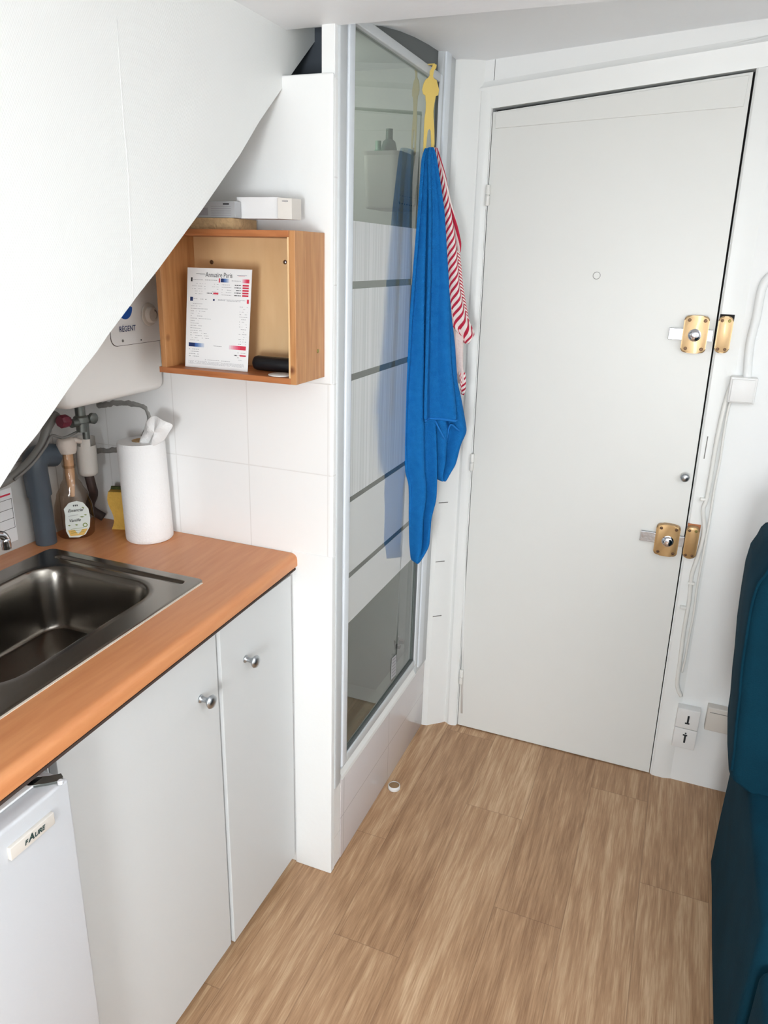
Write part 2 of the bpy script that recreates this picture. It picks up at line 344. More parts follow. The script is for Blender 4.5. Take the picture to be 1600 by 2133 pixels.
def thing(name, label, cat, loc=(0, 0, 0), group=None):
    o = bpy.data.objects.new(name, None); o.empty_display_size = 0.03; COL.objects.link(o); o.location = loc
    bpy.context.view_layer.update()
    o['label'] = label; o['category'] = cat
    if group: o['group'] = group
    return o
def tag(o, label, cat, group=None):
    o['label'] = label; o['category'] = cat
    if group: o['group'] = group
    return o
def struct(o): o['kind'] = 'structure'; return o
def textmesh(body, size, shear=0.0, weight=0.0, sx=1.0):
    c = bpy.data.curves.new('t', 'FONT'); c.body = body; c.size = size; c.shear = shear; c.offset = weight; c.align_x = 'CENTER'; c.align_y = 'CENTER'
    o = bpy.data.objects.new('t', c); COL.objects.link(o); bpy.context.view_layer.update()
    me = bpy.data.meshes.new_from_object(o.evaluated_get(bpy.context.evaluated_depsgraph_get()))
    bpy.data.objects.remove(o); bpy.data.curves.remove(c)
    for v in me.vertices: v.co.x *= sx
    return me
def text_into(bm, body, size, origin, ux, uy, mi=0, shear=0.0, weight=0.0, sx=1.0, thick=0.0):
    me = textmesh(body, size, shear, weight, sx); ux, uy, origin = Vector(ux).normalized(), Vector(uy).normalized(), Vector(origin)
    n0 = len(bm.verts); bm.verts.ensure_lookup_table(); base = []
    for v in me.vertices: base.append(bm.verts.new(origin+ux*v.co.x+uy*v.co.y))
    for p in me.polygons:
        try:
            f = bm.faces.new([base[i] for i in p.vertices]); f.material_index = mi
        except ValueError: pass
    bpy.data.meshes.remove(me)
def frame_at(origin, ux, uy):
    ux = Vector(ux).normalized(); uy = Vector(uy).normalized(); uz = ux.cross(uy)
    M = Matrix((ux, uy, uz)).transposed().to_4x4(); M.translation = Vector(origin); return M
X, Y, Z = Vector((1, 0, 0)), Vector((0, 1, 0)), Vector((0, 0, 1))

# ------------------------------------------------------------------ setting
XL, YE, YD, XS = -1.38, 1.44, 2.235, -0.69      # left wall, end wall, door wall, shower/pillar face
bm = NB(); box(bm, (-1.7, -1.6, -0.05), (1.5, 2.6, 0)); o = struct(obj('floor', bm, floor_mat))
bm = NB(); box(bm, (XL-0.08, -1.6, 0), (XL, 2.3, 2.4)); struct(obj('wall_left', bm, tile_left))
bm = NB(); box(bm, (1.35, -1.6, 0), (1.43, 2.3, 2.4)); struct(obj('wall_right', bm, white_wall))
# back wall with window opening (behind the camera)
bm = NB()
for a, b in (((-1.46, -1.62, 0), (-0.40, -1.52, 2.4)), ((0.84, -1.62, 0), (1.43, -1.52, 2.4)), ((-0.40, -1.62, 0), (0.84, -1.52, 0.70)), ((-0.40, -1.62, 1.86), (0.84, -1.52, 2.4))): box(bm, a, b)
struct(obj('wall_back', bm, white_wall))
bm = NB()
for a, b in (((-0.40, -1.60, 0.70), (-0.35, -1.54, 1.86)), ((0.79, -1.60, 0.70), (0.84, -1.54, 1.86)), ((-0.35, -1.60, 0.70), (0.79, -1.54, 0.75)), ((-0.35, -1.60, 1.81), (0.79, -1.54, 1.86)), ((0.20, -1.60, 0.75), (0.24, -1.54, 1.81))): box(bm, a, b)
struct(obj('window_1', bm, white_gloss))
# end wall of the kitchen nook with rounded top, and the pillar post above it
bm = NB()
box(bm, (XL, YE, 0), (XS, YE+0.06, 1.90), bev=0.006)
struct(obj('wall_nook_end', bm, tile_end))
bm = NB(); box(bm, (XS-0.001-0.105, YE-0.002, 0.0), (XS+0.0005, YE+0.02, 0.921), bev=0.003); struct(obj('trim_1', bm, white_wall))
bm = NB(); box(bm, (-0.719, YE+0.003, 1.80), (XS-0.0008, YE+0.055, 2.06), bev=0.002)
struct(obj('trim_2', bm, white_wall))
# plastered upper part of the end wall (no tiles above the wooden box)
bm = NB(); box(bm, (XL, YE-0.004, 1.318), (XS-0.001, YE+0.01, 1.904), bev=0.004); struct(obj('wall_nook_upper', bm, white_wall))

# underside of the stairs: side cheek in plane x=-0.8, sloping soffit behind it
edge_yz = [(-1.52, 0.935), (0.235, 0.935), (0.68, 1.29), (0.80, 1.372), (1.04, 1.553), (1.15, 1.642), (1.30, 1.772), (1.425, 1.885), (1.50, 1.942), (1.58, 1.992), (1.62, 2.06), (-1.52, 2.06)]
bm = NB(); pts = [(-0.80, -1.52, 0.99), (-0.80, 0.30, 0.99)]+[tuple(at(x, y, 0, -0.80)) for x, y in ((0, 1016), (45, 945), (79, 903), (112.5, 855), (143.5, 809), (169, 774), (202.5, 731.6), (225, 698), (253, 661), (292.5, 608), (330.5, 560), (420, 438), (500, 322), (541, 252), (589, 182), (612, 148), (659, 82))]+[(-0.80, 1.66, 2.06), (-0.80, -1.52, 2.06)]
prism(bm, pts, (-0.58, 0, 0), bev=0.007)
o = struct(obj('wall_stair_cheek', bm, weave, smooth=40))
# seam of the covering
bm = NB(); sp_ = [at(x, y, 0, -0.7999) for x, y in ((243, 40), (250, 150), (258, 262), (263, 310), (267, 363), (271, 460), (275, 568), (277, 620))]
tube(bm, sp_, 0.0006, 6); struct(obj('trim_3', bm, weave, smooth=0))

# ceiling: flat near part, then a crease and a part rising toward the door wall
def zc(x, y):
    z = 1.984
    if y > 1.455:
        t = min(1.0, (y-1.455)/(YD-1.455))
        zw = 2.082+0.055*max(0, min(1, (x+0.69)/0.75))+0.03*max(0, x-0.06)
        z = 1.984+(zw-1.984)*(1-(1-t)**2.4)
    return z
bm = NB(); nx, ys_ = 30, [-1.62, -0.8, 0, 0.5, 0.9, 1.2, 1.38, 1.44, 1.455, 1.47, 1.5, 1.55, 1.62, 1.7, 1.8, 1.9, 2.0, 2.1, 2.2, 2.3]
g = [[bm.verts.new((-1.46+2.9*i/nx, y, zc(-1.46+2.9*i/nx, y))) for i in range(nx+1)] for y in ys_]
g2 = [[bm.verts.new((-1.46+2.9*i/nx, y, 2.45)) for i in range(nx+1)] for y in (ys_[0], ys_[-1])]
for a_, b_ in zip(g, g[1:]):
    for i in range(nx): bm.faces.new((a_[i], a_[i+1], b_[i+1], b_[i]))
for i in range(nx):
    bm.faces.new((g2[0][i], g2[1][i], g2[1][i+1], g2[0][i+1]))
struct(obj('ceiling', bm, ceil_mat, smooth=12))

# door wall built around the door opening
# door outline (front face at y=2.231)
DL0, DR0, DL1, DR1 = -0.572, 0.083, -0.590, 0.052
ZTL, ZTR = 1.968, 2.030
bm = NB()
prism(bm, [(-1.46, YD, 0), (DL0-.0015, YD, 0), (DL1-.0015, YD, ZTL), (DL1-.003, YD, 2.4), (-1.46, YD, 2.4)], (0, 0.1, 0))
prism(bm, [(DR0+.001, YD, 0), (1.43, YD, 0), (1.43, YD, 2.4), (DR1+.003, YD, 2.4), (DR1+.003, YD, ZTR)], (0, 0.1, 0))
prism(bm, [(DL1-.003, YD, ZTL+.004), (DR1+.003, YD, ZTR+.004), (DR1+.003, YD, 2.4), (DL1-.003, YD, 2.4)], (0, 0.1, 0))
struct(obj('wall_front', bm, white_wall))
bm = NB(); box(bm, (-0.7, YD+0.045, 0), (0.2, YD+0.1, 2.1)); struct(obj('trim_4', bm, dark_gap))      # dark landing behind the door gap
# casing: left strip with oblique return, head and right strip
bm = NB()
def sweep(bm, a, b, wa, prof):
    """moulding between a and b; wa = width direction, prof=(w, depth) pairs"""
    n = len(prof); ra = [bm.verts.new(Vector(a)+Vector(wa)*w+Vector((0, -d, 0))) for w, d in prof]; rb = [bm.verts.new(Vector(b)+Vector(wa)*w+Vector((0, -d, 0))) for w, d in prof]
    for k in range(n-1): bm.faces.new((ra[k], ra[k+1], rb[k+1], rb[k]))
    bm.faces.new(ra); bm.faces.new(rb[::-1])
prL = [(0, -0.01), (0, 0.006), (0.004, 0.009), (0.016, 0.012), (0.028, 0.011), (0.036, 0.004), (0.046, 0.001), (0.046, -0.01)]
sweep(bm, (DL0-.004, YD, 0), (DL1-.004, YD, ZTL+0.045), (-1, 0, 0), prL)
struct(obj('trim_5', bm, casing_mat, smooth=30))
bm = NB()
hv = Vector((DR1-DL1, 0, ZTR-ZTL)).normalized(); hu = Vector((-hv.z, 0, hv.x))
sweep(bm, Vector((DL1-.004, YD, ZTL+0.002))-hv*0.045, Vector((DR1+.004, YD, ZTR+0.002))+hv*1.3, hu, [(0.0, -0.01), (0.0, 0.004), (0.008, 0.006), (0.040, 0.009), (0.052, 0.012), (0.060, 0.004), (0.068, 0.001), (0.068, -0.01)])
struct(obj('trim_6', bm, casing_mat, smooth=30))
bm = NB()
sweep(bm, (DR0+.004, YD, 0), (DR1+.004, YD, ZTR+0.003), (1, 0, 0), [(0, -0.01), (0, 0.003), (0.004, 0.006), (0.036, 0.007), (0.05, 0.003), (0.06, 0.0005), (0.06, -0.01)])
struct(obj('trim_7', bm, casing_mat, smooth=30))
# oblique reveal between shower and casing, with tile joints showing as short dark lines
bm = NB(); prism(bm, [(-0.70, 2.183, 0), (-0.688, 2.183, 0), (-0.672, 2.186, 0), (-0.628, 2.224, 0), (-0.615, 2.24, 0), (-0.70, 2.24, 0)], (0, 0, 2.12))
struct(obj('trim_8', bm, casing_mat, smooth=30))
bm = NB()
for zz in (0.835, 0.63, 0.43, 1.56):
    prism(bm, [(-0.6705, 2.1852, zz), (-0.646, 2.2055, zz), (-0.646, 2.2075, zz), (-0.6705, 2.1875, zz)], (0, 0, 0.0022))
struct(obj('trim_9', bm, hose_grey))
# raised band with round corner, an old plastered frame outline
bm = NB()
pp = [at(x, y, 1, YD-0.002) for x, y in ((962, 1485), (965, 1300), (972, 1050), (980, 800), (988, 520), (992, 330), (998, 250), (1008, 200), (1030, 186), (1150, 167), (1300, 143), (1450, 112), (1600, 78))]
tube(bm, pp, 0.0045, 8, flat=(Y, 0.7)); struct(obj('trim_10', bm, casing_mat, smooth=0))

# ------------------------------------------------------------------ door
YF = YD-0.003
door = bpy.data.objects.new('door_1', None); COL.objects.link(door); door.location = (DL0, YD, 0); bpy.context.view_layer.update(); struct(door)
bm = NB(); g_ = 0.0016
prism(bm, [(DL0+g_, YF, 0.004), (DR0-g_, YF, 0.004), (DR1-g_-.001, YF, ZTR-0.005), (DL1+g_, YF, ZTL-0.007)], (0, 0.035, 0))
obj('leaf', bm, door_mat, door)
bm = NB(); dz = (ZTR-ZTL)/(DR1-DL1)
prism(bm, [(DL1+.012, YF-.005, ZTL-0.048), (DR1-.012, YF-.005, ZTR-0.080), (DR1-.010, YF-.005, ZTR-0.012), (DL1+.010, YF-.005, ZTL-0.010)], (0, 0.0055, 0), bev=0.001)
obj('head_strip', bm, door_mat, door)
for (px, py) in ((1013, 407), (980, 963), (958, 1410)):
    p = at(px+3, py, 1, YF-0.012)
    h = None
    bm = NB(); 
    lathe(bm, [(0, -0.027), (0.0055, -0.027), (0.0065, -0.025), (0.0065, -0.002), (0.0045, -0.001), (0.0045, 0.001), (0.0065, 0.002), (0.0065, 0.025), (0.0055, 0.027), (0, 0.027)], Matrix.Translation(p), 16)
    h = obj('hinge', bm, white_gloss, door, smooth=40)
p = at(1243, 574, 1, YF-0.001); bm = NB(); lathe(bm, [(0.0, 0.001), (0.0082, 0.001), (0.0090, 0)], frame_at(p, X, Z), 28); lathe(bm, [(0.0090, 0.0001), (0.0102, 0.0001)], frame_at(p, X, Z), 28, mi=1)
obj('peephole_plug', bm, [door_mat, hose_grey], door, smooth=30)
p = at(1427, 994, 1, YF-0.012); bm = NB(); lathe(bm, [(0.006, -0.012), (0.007, -0.004), (0.010, 0.0), (0.0125, 0.005), (0.012, 0.010), (0.008, 0.0135), (0, 0.0145)], frame_at(p, X, Z), 28)
obj('knob', bm, satin, door, smooth=60)
def rounded_plate(bm, x0, x1, z0, z1, y0, y1, r, mi=0, bow=0.0, bev=0.003):
    pts = []
    for cx, cz, a0 in ((x1-r, z1-r, 0), (x0+r, z1-r, 90), (x0+r, z0+r, 180), (x1-r, z0+r, 270)):
        for k in range(6):
            a_ = math.radians(a0+k*18); x_, z_ = cx+r*math.cos(a_), cz+r*math.sin(a_)
            pts.append((x_, z_))
    if bow:
        xm = (x0+x1)/2; out = []
        for i, (x_, z_) in enumerate(pts):
            out.append((x_, z_))
            if i in (5, 17):
                nx_, nz_ = pts[i+1]
                for t in (.2, .35, .5, .65, .8): out.append((x_+(nx_-x_)*t, z_))
        pts = [(x_, z_+(bow*(1-((x_-xm)/((x1-x0)/2))**2))*(1 if z_ > (z0+z1)/2 else -1)) for x_, z_ in out]
    prism(bm, [(x_, y1, z_) for x_, z_ in pts], (0, y0-y1, 0), mi=mi, bev=bev)
def screw(parent, x, y, z, r=0.0045, m=bronze_dark):
    bm = NB(); lathe(bm, [(0.0005, -0.003), (r, -0.003), (r, 0.0), (r*0.7, 0.0015), (0, 0.0018)], frame_at((x, y, z), X, Z), 16)
    box(bm, (x-r*.6, y-0.0022, z-.0004), (x+r*.6, y-0.0014, z+.0004), 1); box(bm, (x-.0004, y-0.0022, z-r*.6), (x+.0004, y-0.0014, z+r*.6), 1)
    return obj('screw', bm, [m, dark_gap], parent, smooth=40)
def rim_lock(x0, x1, z0, z1, bx0, bx1, bz0, bz1, cxp, czp, lab, mb):
    bm = NB(); rounded_plate(bm, x0, x1, z0, z1, YF-0.020, YF, 0.010, bow=0.003, bev=0.004)
    lk = obj('rim_lock', bm, mb, door, smooth=40); lk['label'] = lab
    bm = NB(); box(bm, (bx0, YF-0.011, bz0), (bx1, YF-0.002, bz1), bev=0.0008); obj('bolt', bm, steel_bolt, lk)
    bm = NB(); lathe(bm, [(0.0165, -0.001), (0.0165, 0.001), (0.014, 0.002), (0.014, 0.010), (0.012, 0.012), (0.004, 0.0135), (0, 0.0135)], frame_at((cxp, YF-0.020, czp), X, Z), 32)
    obj('cylinder', bm, chrome, lk, smooth=40)
    w, h = x1-x0, z1-z0
    for fx in (0.2, 0.83):
        for fz in (0.10, 0.90): screw(lk, x0+w*fx, YF-0.0205, z0+h*fz)
    return lk
bronze2 = pm('darker_gold_bronze_enamel', (180, 146, 100), 0.42, metal=0.55, var=0.05, coat=0.15)
rim_lock(-0.020, 0.043, 1.357, 1.450, -0.055, 0.056, 1.387, 1.417, 0.0105, 1.402, 'upper gold rim lock with chrome cylinder', bronze)
rim_lock(-0.010, 0.056, 0.768, 0.860, -0.052, 0.070, 0.800, 0.830, 0.0255, 0.813, 'lower gold rim lock with chrome cylinder', bronze2)
def keeper(x0, x1, z0, z1, lab, mb, back):
    k = thing('lock_keeper', lab, 'lock keeper', ((x0+x1)/2, YD, (z0+z1)/2), 'gold lock keepers on the door frame')
    bm = NB(); rounded_plate(bm, x0, x1, z0, z1, YD-0.028, YD-0.006, 0.011, bow=0.002, bev=0.004); obj('cover', bm, mb, k, smooth=40)
    bm = NB(); box(bm, (x0+.002, YD-0.008, z0+.01), (x1+.001, YD-0.0005, z1+.006), bev=0.001); obj('backing_plate', bm, back, k)
    for j, fx in enumerate((0.24, 0.72)):
        for fz in (0.09, 0.90): screw(k, x0+(x1-x0)*fx, YD-0.0285, z0+(z1-z0)*fz, 0.004, green_screw if (j and fz > .5) else bronze_dark)
    return k
keeper(0.064, 0.1005, 1.362, 1.453, 'upper gold lock keeper with four screws, on door frame beside light switch', bronze, dark_gap)
keeper(0.071, 0.107, 0.773, 0.866, 'lower darker gold lock keeper with four screws, on door frame beside thin cables', bronze2, pine_edge)

# ------------------------------------------------------------------ fittings on the wall right of the door
sw = thing('light_switch', 'square white light switch box on the wall right of the door', 'light switch', (0.152, YD, 1.265))
bm = NB(); box(bm, (0.117, YD-0.03, 1.232), (0.184, YD, 1.301), bev=0.003); obj('base', bm, white_plastic, sw, smooth=40)
bm = NB(); box(bm, (0.122, YD-0.034, 1.236), (0.179, YD-0.028, 1.296), bev=0.0015); obj('rocker', bm, white_plastic, sw, smooth=40)
bm = NB(); rounded_plate(bm, 0.078, 0.099, 1.052, 1.140, YD-0.006, YD, 0.006, bev=0.0015); box(bm, (0.0845, YD-0.0068, 1.066), (0.0872, YD-0.0058, 1.130), 1)
tag(obj('strike_plate', bm, [white_gloss, hose_grey], smooth=40), 'slotted white painted strike plate on door frame below light switch', 'strike plate')
def spline(pts, k=6):
    out = []; P = [pts[0]]+list(pts)+[pts[-1]]
    for i in range(1, len(P)-2):
        a, b, c, d = P[i-1:i+3]
        for j in range(k):
            t = j/k; out.append(0.5*((2*b)+(c-a)*t+(2*a-5*b+4*c-d)*t*t+(3*b-a-3*c+d)*t**3))
    out.append(pts[-1]); return out
YC = YD-0.013
def cable(pxs, r, name, lab, mat=white_gloss):
    bm = NB(); tube(bm, spline([at(x, y, 1, YC) for x, y in pxs]), r, 10); return tag(obj(name, bm, mat, smooth=0), lab, 'cable')
cable(((1524, 800), (1508, 850), (1493, 920), (1482, 985), (1472, 1040), (1465, 1062), (1467, 1100), (1462, 1130), (1452, 1165), (1441, 1200), (1436, 1250), (1425, 1315), (1418, 1370), (1411, 1425), (1419, 1450)), 0.0062, 'thick_cable', 'thick white painted cable running down beside door from light switch to sockets')
cable(((1530, 815), (1518, 850), (1508, 905), (1500, 960), (1488, 1020), (1478, 1085), (1466, 1150), (1453, 1220), (1445, 1280), (1437, 1320), (1428, 1370), (1421, 1400)), 0.0034, 'thin_cable', 'thin white painted cable hanging just right of the thick one beside door')
# clips
for (x, y) in ((1466, 1040), (1441, 1215), (1424, 1265)):
    p = at(x, y, 1, YC); bm = NB(); box(bm, p+Vector((-0.010, -0.006, -0.004)), p+Vector((0.009, 0.012, 0.004)), bev=0.002)
    tag(obj('cable_clip', bm, white_gloss, smooth=40), {1466: 'topmost small white clip on the painted cables beside door knob', 1441: 'small white cable clip below the lower lock keeper', 1424: 'lowest small white cable clip, well below the lower lock'}[x], 'cable clip', 'clips on the cables')
bm = NB(); tube(bm, spline([at(x, y, 1, YD-0.008) for x, y in ((1640, 560), (1606, 575), (1588, 600), (1576, 660), (1562, 720), (1556, 790))]), 0.011, 12, flat=(Y, 0.9))
tag(obj('cable_conduit', bm, white_wall, smooth=0), 'wide white painted conduit curving down the wall into the light switch', 'conduit')
def socket(z0, z1, up, lab):
    t = thing('telephone_socket', lab, 'socket', (0.17, YD, (z0+z1)/2), 'white sockets low beside the door')
    bm = NB(); box(bm, (0.132, YD-0.032, z0), (0.198, YD, z1), bev=0.002); obj('housing', bm, white_plastic, t, smooth=40)
    bm = NB(); x = 0.166; y = YD-0.0335; zc_ = (z0+z1)/2
    box(bm, (x-0.0028, y, zc_-0.013), (x+0.0028, y+0.003, zc_+0.013))
    zb = zc_-0.014 if up else zc_+0.014
    box(bm, (x-0.0075, y, zb-0.0022), (x+0.0055, y+0.003, zb+0.0022))
    if not up: lathe(bm, [(0.0005, 0.0015), (0.0025, 0.0015), (0.0025, 0)], frame_at((x, y+.0015, zb+0.007), X, Z), 12)
    obj('slot', bm, ink, t)
socket(0.214, 0.282, True, 'upper of two stacked white sockets by the door, black T-shaped slot')
socket(0.143, 0.212, False, 'lower of two stacked white sockets by the door, black slot with dot above')
bm = NB(); box(bm, (0.215, YD-0.03, 0.225), (0.34, YD, 0.305), bev=0.003); box(bm, (0.222, YD-0.0305, 0.288), (0.335, YD-0.029, 0.290), 1)
tag(obj('junction_box', bm, [cream_plastic, hose_grey], smooth=40), 'pinkish white junction box low on the wall, half hidden by teal sofa', 'junction box')

# ------------------------------------------------------------------ shower cubicle
bm = NB(); box(bm, (XS-0.06, YE+0.06, 0), (XS, 2.183, 0.262), bev=0.002); struct(obj('wall_shower_kerb', bm, tile_base, smooth=40))
bm = NB(); prism(bm, [(XS-0.06, YE+0.062, 0.262), (XS+0.002, YE+0.062, 0.258), (XS+0.001, YE+0.062, 0.268), (XS-0.012, YE+0.062, 0.300), (XS-0.06, YE+0.062, 0.300)], (0, 2.18-YE-0.062, 0))
struct(obj('trim_11', bm, casing_mat))
bm = NB(); box(bm, (-1.375, YE+0.061, 0), (XS-0.06, 2.234, 0.06)); struct(obj('trim_12', bm, white_plastic))
bm = NB(); box(bm, (-1.379, YE+0.07, 0), (-1.36, 2.234, 2.12)); struct(obj('wall_shower', bm, tile_shower))
# added panel, coloured dark for the shade in the cavity under the stairs
bm = NB(); box(bm, (-1.36, 1.575, 1.80), (-0.735, 1.60, 2.12)); struct(obj('wall_cavity_shade', bm, pm('cavity_shade_grey', (74, 80, 88), 0.8)))
# added fill light brightening the cubicle, with a made-up ceiling disc
cl = thing('added_shower_fill', 'small round white disc added in the shower cubicle for a fill light', 'lamp', (-1.05, 1.9, 2.02))
bm = NB(); lathe(bm, [(0, .0), (.045, .0), (.05, .004), (.05, .03), (0, .03)], Matrix.Translation((-1.05, 1.9, 2.005)), 28); obj('fill_disc', bm, white_plastic, cl, smooth=40)
L3 = bpy.data.lights.new('added_shower_fill_light', 'POINT'); L3.energy = 2.2; L3.shadow_soft_size = 0.05; L3.color = (1, 0.99, 0.95)
L3o = bpy.data.objects.new('added_shower_fill_light', L3); COL.objects.link(L3o); L3o.location = (-1.05, 1.9, 1.93)
enc = thing('shower_screen', 'glass shower screen with frosted horizontal bands in pale metal frame, left of front door', 'shower screen', (XS, 1.8, 0.26))
bm = NB()
box(bm, (XS-0.03, 1.456, 0.262), (XS+0.004, 1.490, 2.04), bev=0.004)
obj('wall_profile', bm, alu_grey, enc, smooth=40)
bm = NB(); box(bm, (XS-0.03, 2.078, 0.262), (XS+0.004, 2.183, 2.10), bev=0.004); obj('wall_profile', bm, alu_grey, enc, smooth=40)
bm = NB(); box(bm, (XS+0.0035, 2.088, 0.285), (XS+0.009, 2.128, 2.09), bev=0.001); obj('cover_strip', bm, alu_white, enc, smooth=40)
bm = NB(); box(bm, (XS-0.022, 1.493, 0.300), (XS+0.004, 2.075, 0.306), bev=0.001); obj('sill_profile', bm, alu_grey, enc, smooth=40)
bm = NB(); box(bm, (XS-0.03, 1.49, 2.034), (XS-0.012, 2.08, 2.12)); obj('head_profile', bm, seal_grey, enc, smooth=40)  # frame piece coloured dark grey for the shadow it stands in
sd = enc
bm = NB(); box(bm, (XS-0.018, 1.495, 0.306), (XS+0.006, 1.523, 2.0235), bev=0.003); obj('stile', bm, alu_white, sd, smooth=40)
bm = NB(); box(bm, (XS-0.018, 2.053, 0.306), (XS+0.006, 2.074, 2.0235), bev=0.003); obj('stile', bm, alu_white, sd, smooth=40)
bm = NB(); box(bm, (XS-0.018, 1.523, 2.004), (XS+0.006, 2.053, 2.0235), bev=0.002); obj('rail', bm, alu_grey, sd, smooth=40)
bm = NB(); box(bm, (XS-0.018, 1.523, 0.306), (XS+0.006, 2.053, 0.330), bev=0.002); obj('rail', bm, alu_grey, sd, smooth=40)
XG = XS-0.004
bm = NB(); box(bm, (XG-0.004, 1.520, 0.326), (XG, 2.055, 2.010)); gl = obj('glass_pane', bm, clear_glass, sd)
bm = NB()
for a, b in (((1.5215, 0.33), (1.5245, 2.008)), ((2.0515, 0.33), (2.0545, 2.008))): box(bm, (XG-0.001, a[0], a[1]), (XG+0.006, b[0], b[1]))
box(bm, (XG-0.001, 1.523, 0.329), (XG+0.006, 2.053, 0.333)); obj('rubber_seal', bm, seal_grey, sd)
zb = [at(734, 459.5, 0, XG).z, at(734, 586, 0, XG).z, at(734, 602, 0, XG).z, at(732.5, 779, 0, XG).z, at(732.5, 793, 0, XG).z, at(728, 1036, 0, XG).z, at(728, 1047, 0, XG).z, at(726, 1194, 0, XG).z, at(726, 1205, 0, XG).z, at(724, 1299, 0, XG).z]
print('frost z', [round(z_, 3) for z_ in zb])
for i in range(0, 10, 2):
    bm = NB(); box(bm, (XG-0.0005, 1.5245, zb[i+1]), (XG+0.0008, 2.0515, zb[i])); obj('frosted_band', bm, frosted if i < 6 else frosted_plain, sd)
p = [at(x, y, 0, XG+0.001) for x, y in ((816, 1372), (826, 1363), (825, 1405), (814, 1417))]
bm = NB(); quad(bm, p, 0)
for k in range(6):
    t0 = 0.08+k*0.15; a = p[0].lerp(p[3], t0); b = p[1].lerp(p[2], t0); c_ = p[1].lerp(p[2], t0+.06); d = p[0].lerp(p[3], t0+.06)
    quad(bm, [v_+Vector((.0004, 0, 0)) for v_ in (a.lerp(b, .15), a.lerp(b, .85), d.lerp(c_, .85), d.lerp(c_, .15))], 1)
st = obj('sticker', bm, [grey_card, grey_ink], sd); st['label'] = 'small pale printed sticker low on the glass'
# hooks inside
for i, (x, y) in enumerate(((824, 1345), (832, 1335))):
    p = at(x, y, 0, XG-0.02); bm = NB(); tube(bm, spline([p+Vector((0, -0.004, 0.012)), p+Vector((-0.005, 0.004, 0.014)), p+Vector((-0.005, 0.006, 0)), p+Vector((0, 0, -0.014))]), 0.002, 8)
    box(bm, p+Vector((0, -.006, -.006)), p+Vector((.0155, .006, .004)))
    tag(obj('suction_hook', bm, black_plastic, smooth=30), ['left', 'right'][i]+' of two small dark hooks behind the lower clear shower glass', 'hook', 'dark hooks behind the shower glass')
# shower caddy with holes inside the cubicle
cad = thing('shower_basket', 'white perforated plastic basket hanging inside shower behind upper glass', 'basket', (-0.845, 2.135, 1.70))
bm = NB(); C0 = Vector((-0.845, 2.135, 0))
z0, z1 = 1.705, 1.848
n = 40
for ring in range(2): pass
def rr(hx, hy, r, k=10):
    out = []
    for cx, cy, a0 in ((hx-r, hy-r, 0), (-hx+r, hy-r, 90), (-hx+r, -hy+r, 180), (hx-r, -hy+r, 270)):
        for j in range(k): a_ = math.radians(a0+90*j/(k-1)); out.append((cx+r*math.cos(a_), cy+r*math.sin(a_)))
    return out
lv = [(z0, .88), (z0+.004, .9), (z1-.01, 1.0), (z1, 1.05), (z1, 1.0), (z1-.012, .96), (z0+.006, .86)]
rings = [[bm.verts.new((C0.x+x*s_, C0.y+y*s_, z_)) for x, y in rr(.055, .085, .02)] for z_, s_ in lv]
for a_, b_ in zip(rings, rings[1:]):
    for k in range(len(a_)): bm.faces.new((a_[k], a_[(k+1) % len(a_)], b_[(k+1) % len(b_)], b_[k]))
bm.faces.new(rings[0]); bm.faces.new(rings[-1])
for r_ in range(6):
    for c_ in range(7):
        p = Vector((C0.x+.0500+.0050*r_/6, C0.y-0.057+c_*0.019, z0+.018+r_*.021)); lathe(bm, [(0.0, 0), (0.0055, 0)], frame_at(p, Y, Z), 12, mi=1)
obj('bowl', bm, [white_plastic, seal_grey], cad)
bm = NB(); box(bm, (-.875, 2.215, 1.80), (-.815, 2.234, 1.87), bev=.002); obj('bracket', bm, white_plastic, cad)
for (dx, dy, r_, h_, m_, nm, lb) in ((-.005, -.01, .022, .20, green_dark, 'shampoo_bottle', 'dark green bottle standing in basket behind upper shower glass'), (-.02, -.052, .018, .165, mint, 'soap_bottle', 'pale mint bottle standing in basket behind upper shower glass')):
    bm = NB(); lathe(bm, [(0, 0), (r_*.95, 0), (r_, .005), (r_, h_*.75), (r_*.8, h_*.84), (r_*.45, h_*.87), (r_*.45, h_), (0, h_)], Matrix.Translation((C0.x+dx, C0.y+dy, z0+.007)), 24)
    tag(obj(nm, bm, m_, smooth=40), lb, 'bottle')

